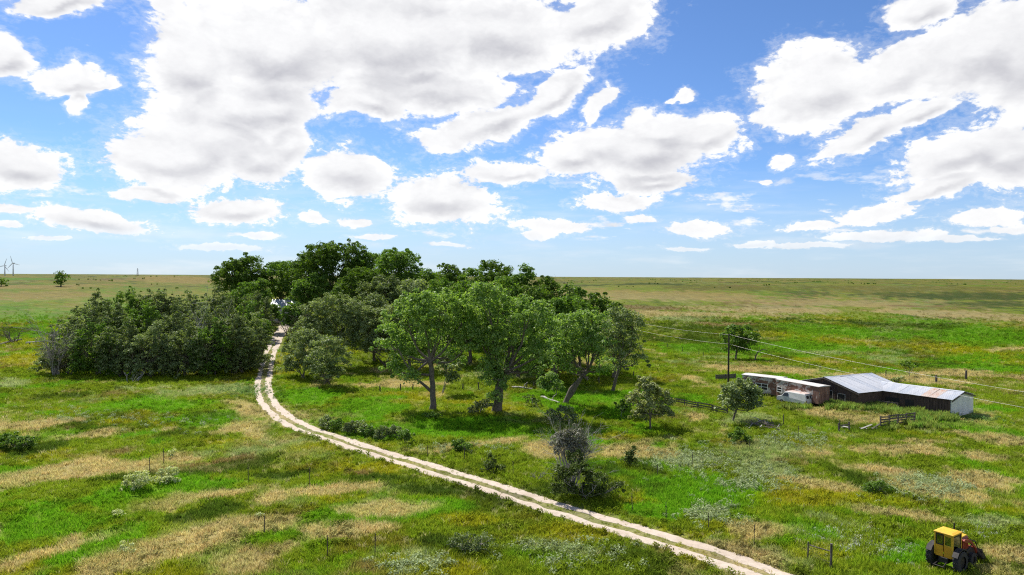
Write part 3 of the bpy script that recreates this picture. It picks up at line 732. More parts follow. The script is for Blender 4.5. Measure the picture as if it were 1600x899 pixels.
def make_tree(name, label, base, lobes, leafmat, barkmat='bark', trunk_r=None, fork=0.3, stems=1, dens=1.0, leaf=0.26, clump=0.85, lean=(0, 0), group='trees of the grove',
              twigs=6, seed=0, cat='tree', per=56, bare=0, limb_pts=None):
    """base: world point; lobes: list of (centre xyz, radii xyz) in world metres"""
    g = np.random.default_rng(seed + 1000)
    root = empty(name, base, label, cat, group)
    base = np.asarray(base, float)
    L = [(np.asarray(c, float) - base, np.asarray(r, float)) for c, r in lobes]
    top = max(c[2] + r[2] for c, r in L)
    tr = trunk_r or max(0.05, 0.021 * top)
    Vt, Ft = [], []
    def put(P, rad, sides):
        V, F = tube(P, rad, sides, False); b = sum(len(q) for q in Vt); Vt.append(V); Ft.extend([tuple(i + b for i in f) for f in F])
    cen = np.mean([c for c, r in L], 0)
    forks = []
    for k in range(stems):
        o = np.array([0, 0, -0.15]) if stems == 1 else np.array([g.normal(0, 0.06 * top), g.normal(0, 0.06 * top), -0.15])
        tip = np.array([cen[0] * 0.45 + lean[0], cen[1] * 0.3 + lean[1], top * fork * (1 if stems == 1 else g.uniform(0.8, 1.2))]) + (g.normal(size=3) * np.array([0.1, 0.1, 0.02]) * top if stems > 1 else 0)
        P = curve(o, tip, np.array([-lean[0] * 0.15, 0, 0]) + g.normal(size=3) * 0.02 * top, 7, g)
        q = tr * (1 if stems == 1 else 0.6)
        put(P, q * np.array([1.45, 1.08, 1.0, 0.95, 0.9, 0.86, 0.8]), 8); forks.append((tip, q * 0.8))
    cc, cr = [], []
    for (c, r) in L:
        tip, q = forks[g.integers(len(forks))]
        start = tip if g.uniform() < 0.7 else tip * np.array([1, 1, g.uniform(0.7, 1.0)])
        P = curve(start, c - np.array([0, 0, r[2] * 0.15]), np.array([0, 0, -0.10 * np.linalg.norm(c - tip)]) + g.normal(size=3) * 0.05 * top, 6, g)
        put(P, np.linspace(q * 0.62, 0.028 * max(r) / 2 + 0.02, 6), 6)
        rm = float(np.prod(r)) ** (1 / 3)
        n = max(4, int(dens * 4.4 * (rm / clump) ** 2))
        d = g.normal(size=(n, 3)); d /= np.linalg.norm(d, axis=1)[:, None]
        d[:, 2] = np.where(d[:, 2] < -0.55, -d[:, 2], d[:, 2])
        q1 = c + d * r * (0.38 + 0.66 * g.uniform(size=(n, 1)) ** 0.55)
        outl = g.uniform(size=n) < 0.18
        q1[outl] += d[outl] * clump * 0.8
        cc.append(q1); cr.append(clump * np.where(outl, g.uniform(0.35, 0.7, n), g.uniform(0.5, 1.3, n)))
        for j in range(min(twigs, n)):
            s = P[g.integers(3, 6)]
            e = q1[j] + (q1[j] - s) * (0.25 if g.uniform() < bare else 0.0)
            put(curve(s, e, g.normal(size=3) * 0.06 * np.linalg.norm(e - s), 4, g), np.linspace(0.02 + 0.012 * rm, 0.012, 4), 4)
    V = np.vstack(Vt); F = np.array(Ft)
    link('trunk', mesh_np('trunk', V, [F], True), MATS[barkmat], root)
    if limb_pts:
        for pts, r0, r1 in limb_pts:
            p = np.asarray(pts, float) - base
            V, F = tube(p, np.linspace(r0, r1, len(p)), 7); link('limb', mesh_np('limb', V, [np.array([f for f in F if len(f) == 4])], True), MATS[barkmat], root)
    cc = np.vstack(cc); cr = np.concatenate(cr)
    cr = np.minimum(cr, np.maximum(0.4 * cr, cr + cc[:, 2])); cc[:, 2] = np.maximum(cc[:, 2], 0.3 * cr)
    V = leaves(cc, cr, per, leaf, g); V[:, 2] = np.maximum(V[:, 2], 0.02)
    F = np.arange(len(V)).reshape(-1, 4)
    link('crown', mesh_np('crown', V, [F]), MATS[leafmat], root)
    BUILT.append((base[0], base[1], 0.3))
    return root

def px_lobes(px_list, dist, g, flat=0.9):
    """crown masses given by their outline in the photo, placed round the trunk's distance"""
    out = []
    for q in px_list:
        px, py, rx, ry = q[:4]; dd = q[4] if len(q) > 4 else g.normal(0, 1.6)
        c = at_depth(px, py, dist + dd); k = (dist + dd) / FPX
        out.append((c, (rx * k, 0.5 * (rx + ry) * k * flat, ry * k)))
    return out
def auto_lobes(cx, top, hw, dist, zb, g, n=8, squash=1.0, low=0.25):
    """a broad crown of n masses whose outline spans cx-hw..cx+hw and reaches up to top"""
    k = dist / FPX; ct = at_depth(cx, top, dist); H = ct[2] - zb; W = hw * k
    z0 = zb + low * H; cz = 0.5 * (z0 + ct[2]); hz = 0.5 * (ct[2] - z0)
    out = []
    for i in range(n):
        a = 2.4 * i + g.uniform(0, 0.8); t = (i + 0.5) / n * 2 - 1
        rr = math.sqrt(max(0, 1 - 0.75 * t * t)) * 0.62
        rad = W * g.uniform(0.36, 0.52)
        out.append((np.array([ct[0] + W * rr * math.cos(a), ct[1] + W * rr * math.sin(a) * 0.85, cz + hz * 0.68 * t + g.normal(0, 0.05) * hz]), (rad, rad, min(rad, hz) * g.uniform(0.7, 0.95))))
    out.append((np.array([ct[0] + W * g.uniform(-0.15, 0.15), ct[1], ct[2] - 0.30 * W]), (W * 0.42, W * 0.42, W * 0.33)))
    return out

def plumes(cx, top, hw, dist, zb, g, n=15):
    """upright feathery shoots of uneven height standing close together"""
    k = dist / FPX; ct = at_depth(cx, top, dist); H = ct[2] - zb; W = hw * k; out = []
    for i in range(n):
        a = 2.4 * i + g.uniform(0, 0.7); rr = math.sqrt((i + 0.3) / n); x, y = W * rr * math.cos(a), W * rr * math.sin(a) * 0.8
        h = H * (1 - 0.38 * rr * rr) * (1.0 if i == 0 else g.uniform(0.72, 1.02)); lean = 0.12 * h
        w = W * g.uniform(0.20, 0.30)
        out.append((np.array([ct[0] + x + lean * rr * math.cos(a), ct[1] + y, zb + h * 0.72]), (w, w, h * 0.27)))
        if i % 2 == 0: out.append((np.array([ct[0] + x * 1.02, ct[1] + y * 1.05, zb + h * 0.34]), (w * 1.25, w * 1.25, h * 0.26)))
    return out

def build_trees():
    g = np.random.default_rng(5)
    # ---- the four big trees in front, lit crowns over the grass
    b = ground_hit(676, 641); d = b[1]
    k = d / FPX
    limb = [at_depth(674, 612, d), at_depth(664, 603, d - 0.5), at_depth(648, 590, d - 1), at_depth(632, 565, d - 1.2), at_depth(622, 545, d - 1.2)]
    make_tree('shade_tree', 'large spreading green tree with straight bare trunk and one low left limb', b,
              px_lobes([(640, 505, 40, 30), (688, 482, 40, 26), (722, 502, 36, 30), (608, 532, 28, 26), (632, 560, 28, 22), (690, 522, 42, 26), (655, 480, 34, 20), (730, 535, 24, 26), (622, 580, 22, 15), (665, 545, 30, 20), (706, 560, 18, 16), (642, 590, 14, 12)], d, g),
              'leaf_cottonwood', 'bark', 0.42, 0.42, leaf=0.19, seed=1, limb_pts=[(limb, 0.26, 0.08)], twigs=7)
    b = ground_hit(776, 644); d = b[1]
    make_tree('shade_tree', 'tall green tree with a thick leaf-covered trunk in the middle of the front trees', b,
              px_lobes([(762, 470, 34, 26), (742, 495, 34, 28), (790, 495, 38, 30), (828, 492, 36, 26), (800, 535, 42, 28), (842, 555, 28, 22), (762, 535, 30, 24), (855, 520, 24, 24), (772, 575, 24, 18), (778, 600, 17, 16, -0.8), (768, 590, 12, 22, -1.0), (815, 572, 26, 18), (845, 585, 16, 12), (775, 618, 12, 14, -1.0), (784, 600, 12, 20, -0.6)], d, g),
              'leaf_cottonwood', 'bark', 0.62, 0.30, leaf=0.19, seed=2, twigs=7)
    b = ground_hit(882, 632); d = b[1]
    limb = [at_depth(884, 628, d), at_depth(892, 608, d), at_depth(908, 590, d), at_depth(922, 572, d), at_depth(930, 545, d)]
    make_tree('shade_tree', 'green tree with a dark trunk leaning hard to the right', b,
              px_lobes([(892, 515, 32, 26), (922, 512, 30, 26), (898, 552, 32, 22), (932, 545, 26, 22), (868, 548, 24, 20), (912, 530, 30, 22), (940, 575, 18, 14), (880, 575, 18, 14)], d, g),
              'leaf_cottonwood', 'bark', 0.34, 0.36, lean=(2.6, 0), leaf=0.19, seed=3, limb_pts=[(limb, 0.42, 0.12)], twigs=9, dens=0.85, bare=0.5)
    b = ground_hit(957, 613); d = b[1]
    make_tree('shade_tree', 'open-crowned grey-green tree with a crooked trunk at the right end of the grove', b,
              px_lobes([(965, 503, 28, 20), (988, 510, 20, 20), (975, 532, 28, 18), (955, 555, 20, 14), (994, 566, 20, 11), (972, 572, 18, 10), (950, 525, 20, 18), (985, 545, 16, 12)], d, g),
              'leaf_olive', 'bark', 0.28, 0.34, lean=(0.6, 0), leaf=0.19, seed=4, twigs=10, dens=0.8, bare=0.7)
    b = ground_hit(693, 616); d = b[1]
    make_tree('young_tree', 'slender young tree with two thin trunks right behind the big front-left tree', b,
              px_lobes([(700, 580, 17, 14), (712, 570, 13, 12), (692, 562, 13, 12), (706, 595, 12, 8)], d, g), 'leaf_olive', 'bark_grey', 0.12, 0.45, stems=2, leaf=0.2, clump=0.6, seed=5, dens=0.8)
    b = ground_hit(862, 600); d = b[1]
    make_tree('shade_tree', 'dark-trunked tree standing behind the two middle front trees', b,
              px_lobes([(850, 500, 34, 26), (875, 520, 28, 24), (850, 540, 30, 24), (880, 488, 28, 22), (865, 560, 24, 16)], d, g), 'leaf_elm', 'bark', 0.35, 0.4, leaf=0.26, seed=6)
    b = ground_hit(872, 618); d = b[1]
    make_tree('sapling', 'small leafy sapling at the foot of the leaning tree', b, px_lobes([(860, 598, 16, 14), (850, 606, 10, 9), (872, 606, 9, 8)], d, g), 'leaf_cottonwood', 'bark', 0.06, 0.3, stems=3, leaf=0.18, clump=0.5, seed=7)
    # ---- rounded silver-green trees beside the road bend
    for i, (bx, by, lob, lab) in enumerate((
        (513, 603, [(512, 545, 24, 18), (500, 565, 20, 18), (528, 562, 20, 18), (512, 575, 26, 16), (525, 585, 16, 10), (498, 585, 14, 9)], 'round silver-green tree in front beside the road bend, right of its twin'),
        (472, 592, [(475, 535, 26, 20), (458, 555, 20, 18), (492, 545, 20, 18), (470, 565, 26, 18), (452, 575, 15, 10), (488, 570, 18, 14)], 'round silver-green tree touching the right edge of the road bend'),
        (522, 572, [(520, 482, 32, 20), (492, 490, 24, 18), (550, 490, 26, 20), (535, 510, 36, 20), (500, 515, 28, 18), (565, 510, 18, 20), (540, 540, 30, 18), (480, 510, 18, 14)], 'large silver-green tree behind the two round roadside trees'),
        (598, 575, [(600, 500, 30, 22), (575, 520, 22, 20), (585, 545, 22, 16), (615, 530, 22, 20)], 'shaded silver-green tree left behind the big front tree'))):
        b = ground_hit(bx, by) if i < 2 else at_z(bx, by, gz(*ground_hit(bx, by)[:2]))
        make_tree('olive_tree', lab, b, px_lobes(lob, b[1], g), 'leaf_olive', 'bark', 0.2, 0.22, stems=3, leaf=0.17, clump=0.72, per=60, seed=20 + i, group='silver-green trees by the road')
    for i, (bx, dist, lob, lab) in enumerate(((456, 176, [(452, 492, 13, 12), (462, 500, 12, 14), (448, 506, 8, 10), (458, 482, 9, 8)], 'dark leafy shrub tree right of the road head, below the house'),
                                              (428, 184, [(424, 486, 9, 10), (430, 494, 8, 9), (432, 481, 6, 5)], 'dark leafy shrub tree left of the road head, below the house'))):
        q = at_depth(bx, 510, dist)
        make_tree('shade_tree', lab, (q[0], q[1], gz(q[0], q[1])), px_lobes([(*l, g.normal(0, 0.8)) for l in lob], dist, g), 'leaf_elm', 'bark', 0.14, 0.3, stems=3, leaf=0.26, clump=0.8, per=50, seed=60 + i)
    # ---- the grove behind: centre x, top, half width, distance, leaf, shape words
    rows = [(373, 408, 40, 212, 'leaf_dark', 0.3), (437, 412, 36, 212, 'leaf_elm', 0.2), (482, 398, 36, 204, 'leaf_dark', 0.2), (522, 383, 52, 200, 'leaf_dark', 0.2), (572, 396, 36, 204, 'leaf_elm', 0.2), (617, 393, 46, 190, 'leaf_elm', 0.2),
            (664, 424, 30, 184, 'leaf_elm', 0.2), (700, 415, 32, 178, 'leaf_dark', 0.2), (736, 422, 30, 172, 'leaf_elm', 0.2), (772, 411, 36, 165, 'leaf_dark', 0.2), (815, 418, 32, 163, 'leaf_elm', 0.2), (852, 436, 34, 160, 'leaf_dark', 0.2),
            (892, 449, 34, 156, 'leaf_elm', 0.2),
            (484, 432, 26, 188, 'leaf_elm', 0.2), (560, 425, 40, 182, 'leaf_dark', 0.15), (600, 432, 40, 172, 'leaf_thicket', 0.15), (645, 440, 38, 164, 'leaf_olive', 0.12), (690, 440, 36, 158, 'leaf_elm', 0.15), (735, 445, 36, 150, 'leaf_elm', 0.15),
            (790, 438, 36, 150, 'leaf_elm', 0.15), (835, 450, 36, 146, 'leaf_dark', 0.15), (935, 458, 32, 148, 'leaf_dark', 0.15), (905, 470, 34, 142, 'leaf_elm', 0.15), (958, 478, 28, 140, 'leaf_dark', 0.12),
            (585, 462, 34, 152, 'leaf_thicket', 0.1), (640, 468, 30, 146, 'leaf_elm', 0.1), (870, 478, 34, 136, 'leaf_elm', 0.12), (402, 438, 22, 195, 'leaf_elm', 0.2), (810, 480, 36, 136, 'leaf_elm', 0.12)]
    back, mid = [r for r in rows[:13]], [r for r in rows[13:]]
    def ordn(n): return ['first', 'second', 'third', 'fourth', 'fifth', 'sixth', 'seventh', 'eighth', 'ninth', 'tenth', 'eleventh', 'twelfth', 'thirteenth', 'fourteenth', 'fifteenth', 'sixteenth', 'seventeenth'][n]
    tone = {'leaf_dark': 'dark green', 'leaf_elm': 'mid-green', 'leaf_thicket': 'grey-green', 'leaf_olive': 'silver-green'}
    for nm, lst, words in (('grove_tree', back, 'tall {} tree on the skyline of the grove, {} from the left'), ('grove_tree', mid, '{} tree inside the grove below the skyline, {} from the left')):
        for j, (cx, top, hw, dist, lm, low) in enumerate(sorted(lst)):
            q = at_depth(cx, 500, dist); zb = gz(q[0], q[1])
            make_tree(nm, words.format(tone[lm], ordn(j)), (q[0], q[1], zb), auto_lobes(cx, top, hw * 1.15, dist, zb, g, 9, low=low), lm, 'bark', None, 0.28, leaf=0.27, clump=1.15, per=56, seed=100 + cx, twigs=4, dens=1.0, group='trees of the dense grove')
    # ---- the thicket left of the road: many-stemmed grey-green trees
    th = {'front': [(88, 528, 24, 137, 0.22), (112, 512, 30, 136, 0.32), (152, 500, 36, 136, 0.85), (196, 492, 38, 135, 1), (243, 497, 36, 134, 1), (290, 505, 36, 134, 0.95), (333, 497, 34, 136, 1), (366, 488, 32, 138, 1), (394, 478, 23, 143, 1)],
          'middle': [(104, 488, 28, 147, 0.3), (132, 474, 32, 147, 0.6), (176, 468, 36, 148, 1), (222, 466, 36, 148, 1), (268, 470, 34, 147, 0.9), (315, 474, 34, 147, 0.75), (352, 466, 32, 150, 0.9), (386, 464, 28, 154, 1)],
          'back': [(145, 455, 32, 160, 0.9), (196, 446, 38, 163, 1), (245, 448, 34, 165, 1), (292, 450, 34, 166, 1), (336, 446, 32, 172, 1), (370, 442, 30, 182, 1), (398, 452, 22, 176, 1)]}
    for row, lst in th.items():
        for j, (cx, top, hw, dist, dn) in enumerate(lst):
            q = at_depth(cx, 500, dist); zb = gz(q[0], q[1])
            lob = plumes(cx, top, hw * 1.0, dist, zb, g, 15)
            for q3 in range(4):
                aa = q3 * 1.26 + g.uniform(0, 1); lob.append((np.array([q[0] + 2.6 * math.cos(aa), q[1] + 2.6 * math.sin(aa), zb + 1.5]), (1.9, 1.9, 1.5)))
            make_tree('thicket_tree', "{} bushy grey-green tree from the left in the thicket's {} row".format(ordn(j), row), (q[0], q[1], zb), lob, ('leaf_thicket', 'leaf_olive', 'leaf_thicket', 'leaf_elm')[(j * 3 + len(row)) % 4], 'bark', 0.2, 0.3, stems=5, leaf=0.19, clump=0.62, per=34, seed=300 + cx + top, twigs=4, dens=0.75 * dn, bare=0.8, group='thicket trees left of the road')
    # ---- lone trees out on the grass
    lone = [((1016, 671), [(1015, 612, 22, 14), (1000, 628, 18, 16), (1032, 625, 20, 16), (1018, 642, 24, 16), (995, 648, 14, 12), (1040, 645, 12, 12), (1008, 600, 12, 10)], 'leaf_pale', 0.13, 'pale green small tree standing between the grove and the rail fence', 0.9),
            ((1144, 659), [(1158, 608, 22, 14), (1142, 618, 18, 14), (1176, 618, 16, 16), (1160, 632, 26, 14), (1180, 636, 14, 10), (1136, 634, 12, 9)], 'leaf_olive', 0.15, 'rounded green tree in front of the left trailer', 1.1),
            ((1149, 562), [(1155, 522, 24, 13), (1138, 530, 14, 11), (1172, 530, 15, 12), (1150, 545, 20, 11), (1158, 535, 20, 11)], 'leaf_elm', 0.25, 'dark round tree behind the utility pole', 1.2),
            ((1421, 590), [(1420, 570, 9, 5), (1427, 574, 7, 4), (1415, 575, 6, 4)], 'leaf_dark', 0.09, 'tiny thin-stemmed tree on the slope behind the barn', 0.6),
            ((95, 448), [(96, 433, 9, 6), (90, 439, 7, 5), (102, 439, 7, 5), (96, 441, 9, 4)], 'leaf_dark', 0.6, 'lone dark tree far off below the wind turbines', 1.0),
            ((2, 448), [(2, 441, 6, 4), (3, 445, 6, 3)], 'leaf_dark', 0.4, 'small dark bush at the far left edge of the field', 1.0)]
    for i, ((bx, by), lob, lm, tr, lab, dn) in enumerate(lone):
        b = ground_hit(bx, by); far = b[1] / 110
        make_tree('lone_tree', lab, b, px_lobes([(*q, g.normal(0, 1.0) * far) for q in lob], b[1], g), lm, 'bark', tr, 0.3, leaf=0.2 * max(1, far * 0.8), clump=0.6 * max(1, far), per=40, seed=500 + i, dens=dn, group='lone trees on the pasture')
    b = ground_hit(1179, 565)
    sn = empty('leaning_snag', b, 'bare bent trunk leaning right beside the round tree behind the pole', 'tree')
    p = [np.zeros(3), np.array([0.3, 0, 1.4]), np.array([0.9, 0, 2.6]), np.array([2.0, 0, 3.1]), np.array([3.4, 0, 3.0])]
    V, F = tube(p, [0.2, 0.16, 0.13, 0.1, 0.05], 7); link('trunk', mesh_np('trunk', V, [np.array([f for f in F if len(f) == 4])], True), MATS['bark'], sn)
    p = [np.array([0.9, 0, 2.6]), np.array([1.3, 0.3, 3.2]), np.array([1.5, 0.4, 3.9])]
    V, F = tube(p, [0.09, 0.06, 0.03], 5); link('branch', mesh_np('branch', V, [np.array([f for f in F if len(f) == 4])], True), MATS['bark'], sn)
    # ---- shrubs
    shr = [((910, 782), [(874, 744, 15, 13), (905, 738, 20, 13), (936, 752, 18, 11), (888, 766, 20, 10), (925, 768, 22, 9), (962, 760, 12, 8), (900, 718, 14, 11), (866, 764, 10, 9), (948, 770, 14, 7)], 'leaf_juniper', 'dark green spreading shrub round the foot of the grey dead bush'),
           ((890, 768), [(888, 700, 22, 16), (895, 682, 22, 12), (875, 690, 14, 14), (905, 700, 16, 14)], 'leaf_grey', 'sparse grey-leaved bush top tangled in the dead grey twigs'),
           ((768, 738), [(766, 722, 7, 12), (760, 732, 9, 6), (780, 734, 8, 5)], 'leaf_juniper', 'small upright dark shrub between the road and the grey bush'),
           ((985, 728), [(984, 715, 9, 10), (988, 705, 6, 8), (982, 722, 9, 6)], 'leaf_juniper', 'small dark shrub in the dry grass right of the grey bush'),
           ((719, 706), [(720, 696, 14, 8), (712, 700, 9, 6), (730, 700, 8, 5)], 'leaf_elm', 'low green shrub in the dry grass just above the road'),
           ((1156, 693), [(1155, 682, 12, 10), (1146, 688, 10, 6), (1166, 688, 8, 5)], 'leaf_elm', 'low dark bush in the grass below the brush pile'),
           ((1386, 633), [(1386, 622, 10, 8), (1378, 625, 7, 7), (1394, 624, 7, 7), (1384, 614, 6, 5)], 'leaf_pale', 'pale flowering bush against the long shed'),
           ((752, 648), [(750, 638, 12, 9), (760, 632, 8, 7), (742, 642, 8, 6)], 'leaf_pale', 'dusty pale shrub at the foot of the leaf-covered trunk'),
           ((834, 635), [(830, 628, 9, 8), (838, 632, 8, 5)], 'leaf_juniper', 'small dark shrub in the shade of the middle front trees'),
           ((880, 660), [(868, 648, 12, 9), (885, 645, 12, 9), (895, 655, 10, 7), (875, 658, 12, 7)], 'leaf_olive', 'loose green shrub under the leaning tree'),
           ((676, 655), [(668, 651, 9, 4), (684, 652, 10, 4)], 'leaf_elm', 'low shrub at the foot of the big front-left trunk'),
           ((975, 655), [(972, 640, 9, 12), (980, 630, 8, 9)], 'leaf_elm', 'dark shrub left of the pale small tree'),
           ((213, 765), [(205, 752, 18, 8), (222, 748, 16, 9), (213, 760, 24, 6)], 'leaf_cream', 'cream-flowered low bush in the left foreground, left of two'),
           ((262, 756), [(255, 745, 11, 9), (268, 740, 12, 8), (262, 751, 16, 6)], 'leaf_cream', 'cream-flowered low bush in the left foreground, right of two'),
           ((270, 717), [(270, 710, 5, 5)], 'leaf_cream', 'tiny cream-flowered plant above the two cream bushes'),
           ((185, 810), [(183, 802, 5, 5), (188, 806, 5, 3)], 'leaf_cream', 'white-flowered plant in the dark grass below the cream bushes'),
           ((195, 862), [(192, 857, 5, 4), (199, 859, 4, 3)], 'leaf_cream', 'white-flowered plant nearest the bottom left of the picture'),
           ((404, 810), [(404, 806, 5, 4)], 'leaf_cream', 'white-flowered plant beside the foreground steel post'),
           ((30, 702), [(15, 690, 26, 10), (40, 692, 18, 8), (25, 698, 32, 6)], 'leaf_elm', 'dense green bush at the left edge of the meadow'),
           ((1365, 772), [(1360, 765, 14, 8), (1378, 762, 14, 8), (1350, 770, 12, 6)], 'leaf_elm', 'dark green weed bush in the pasture above the tractor'),
           ((740, 858), [(725, 850, 22, 10), (755, 848, 18, 10), (742, 858, 26, 7)], 'leaf_thicket', 'low dark bush in the foreground grass under the road'),
           ((1400, 602), [(1400, 597, 8, 4), (1408, 596, 7, 4)], 'leaf_pale', 'pale bush peeping over the long shed roof')]
    rowpx = [(512, 664, 12), (528, 668, 13), (546, 674, 14), (563, 672, 14), (580, 678, 14), (598, 682, 13), (616, 680, 14), (634, 686, 12)]
    for j, (px, py, r) in enumerate(rowpx):
        shr.append(((px, py + 5), [(px - 4, py - 2, r * 0.7, 8), (px + 5, py, r * 0.6, 7), (px, py - 8, r * 0.4, 6)], ('leaf_olive', 'leaf_elm', 'leaf_thicket')[j % 3], 'grey-green roadside shrub, {} from the left in the row above the track'.format(ordn(j))))
    for i, ((bx, by), lob, lm, lab) in enumerate(shr):
        b = ground_hit(bx, by); k = b[1] / 60
        make_tree('shrub', lab, b, px_lobes([(*q, g.normal(0, 0.35)) for q in lob], b[1], g), lm, 'bark_grey', 0.03, 0.15, stems=4, leaf=0.085 * k if lm != 'leaf_juniper' else 0.10, clump=0.36 * max(1, k * 0.8), per=46, seed=700 + i, twigs=6, dens=1.1, bare=0.3, group='shrubs scattered over the meadow', cat='shrub')

def bare_shrub(name, label, base, height_m, spread, n, mat, seed, group=None, r0=0.05, fine=3, lean=(0, 0), cat='dead bush'):
    """leafless branching stems fanning out of one foot"""
    g = np.random.default_rng(seed); root = empty(name, base, label, cat, group)
    Vt, Ft = [], []; cnt = [0]
    def put(P, rad, sides):
        V, F = tube(P, rad, sides, False); Vt.append(V); Ft.extend([tuple(i + cnt[0] for i in f) for f in F]); cnt[0] += len(V)
    def grow(a, d, ln, r, lev):
        e = a + d * ln; P = curve(a, e, g.normal(size=3) * 0.10 * ln, 5, g); put(P, np.linspace(r, r * 0.45, 5), 5 if lev == 0 else 4)
        if lev < fine:
            for _ in range(g.integers(2, 5)):
                s = P[g.integers(1, 5)]; dd = d + g.normal(size=3) * 0.55; dd[2] = abs(dd[2]) * 0.9 + 0.05; dd /= np.linalg.norm(dd)
                grow(s, dd, ln * g.uniform(0.4, 0.7), r * 0.5, lev + 1)
    for k in range(n):
        a = g.uniform(0, 6.283); d = np.array([math.cos(a) * spread + lean[0], math.sin(a) * spread + lean[1], 1.0]); d /= np.linalg.norm(d)
        grow(np.array([g.normal(0, 0.1 * height_m * spread), g.normal(0, 0.1 * height_m * spread), -0.05]), d, height_m * g.uniform(0.45, 0.75), r0 * g.uniform(0.7, 1.2), 0)
    link('branches', mesh_np('branches', np.vstack(Vt), [np.array(Ft)], True), MATS[mat], root)
    return root
def build_dead():
    bare_shrub('dead_bush', 'tall grey dead bush of bare twigs standing over the dark shrub by the road', ground_hit(892, 768), 6.8, 0.30, 30, 'dead_wood', 1, r0=0.05, fine=3)
    bare_shrub('dead_tree', 'bare dead tree top showing above the right end of the grove', np.array([*at_depth(893, 500, 158)[:2], gz(*at_depth(893, 500, 158)[:2])]), 20, 0.16, 4, 'bark_grey', 2, r0=0.2, fine=3)
    bare_shrub('dead_tree', 'bare grey-stemmed tree at the left end of the thicket', ground_hit(88, 588), 11, 0.34, 13, 'bark_grey', 3, r0=0.12, fine=3)
    bare_shrub('dead_tree', 'bare grey-stemmed tree in the middle of the thicket', np.array([*at_depth(332, 500, 141)[:2], gz(*at_depth(332, 500, 141)[:2])]), 14, 0.3, 6, 'dead_wood', 4, r0=0.12, fine=3)
    bare_shrub('dead_tree', 'bare dark shrub tree where the road enters the grove', np.array([*at_depth(452, 520, 172)[:2], gz(*at_depth(452, 520, 172)[:2])]), 9, 0.5, 7, 'bark', 5, r0=0.12, fine=3)
    bare_shrub('dead_tree', 'bare dead tree at the far left edge beside the fallen logs', ground_hit(22, 537), 5.5, 0.75, 5, 'bark', 6, r0=0.12, fine=3)
    bare_shrub('dead_bush', 'low leafless brush left of the dark shrub at the road edge', ground_hit(838, 752), 1.6, 0.9, 5, 'bark_grey', 7, r0=0.025, fine=2)
    bare_shrub('dead_bush', 'pale dead brush tangled under the front of the thicket', ground_hit(205, 598), 3.0, 1.2, 6, 'dead_wood', 8, r0=0.06, fine=2)
    def log(px0, px1, r, label, lift=0.15, mat='dead_wood'):
        a, b = ground_hit(*px0), ground_hit(*px1); root = empty('fallen_log', a, label, 'log', 'fallen logs')
        P = curve(np.array([0, 0, r * 0.8]), b - a + np.array([0, 0, r * 0.6 + lift]), np.array([0, 0, lift]), 6, np.random.default_rng(int(px0[0])))
        V, F = tube(P, np.linspace(r, r * 0.55, 6), 7); me = bpy.data.meshes.new('log'); me.from_pydata([tuple(v) for v in V], [], F); link('stem', me, MATS[mat], root)
        V, F = tube([P[3], P[3] + np.array([0.3, -0.2, 0.7]), P[3] + np.array([0.8, -0.3, 1.1])], [r * 0.45, r * 0.3, r * 0.12], 5); me = bpy.data.meshes.new('snag'); me.from_pydata([tuple(v) for v in V], [], F); link('branch_stub', me, MATS[mat], root)
    log((800, 607), (832, 610), 0.22, 'pale fallen log behind the leaf-covered trunk')
    log((846, 622), (874, 632), 0.2, 'pale fallen log left of the leaning tree foot')
    log((176, 578), (206, 564), 0.2, 'grey fallen trunk sticking out of the front of the thicket', 1.0)
    log((0, 541), (34, 533), 0.35, 'dark fallen log at the far left edge', 0.2, 'bark')
    log((40, 538), (66, 536), 0.3, 'grey fallen log left of the thicket')
build_trees()
build_dead()

# ------------------------------------------------------------------ farm buildings
def sheet_mesh(name, w, ln, rib=0.018, n=5):
    """a ribbed roofing sheet: x across 0..w, y up the slope 0..ln"""
    xs = np.linspace(0, w, n * 4 + 1); V = []; F = []
    for y in (0, ln):
        for i, x in enumerate(xs): V.append((x, y, rib if i % 4 in (1, 2) else 0.0))
    m = len(xs)
    for i in range(m - 1): F.append((i, i + 1, m + i + 1, m + i))
    k = len(V)
    V += [(0, 0, -0.02), (w, 0, -0.02), (w, ln, -0.02), (0, ln, -0.02)]; F += [(k + 3, k + 2, k + 1, k), (k, k + 1, m - 1, 0)]
    me = bpy.data.meshes.new(name); me.from_pydata(V, [], F); return me

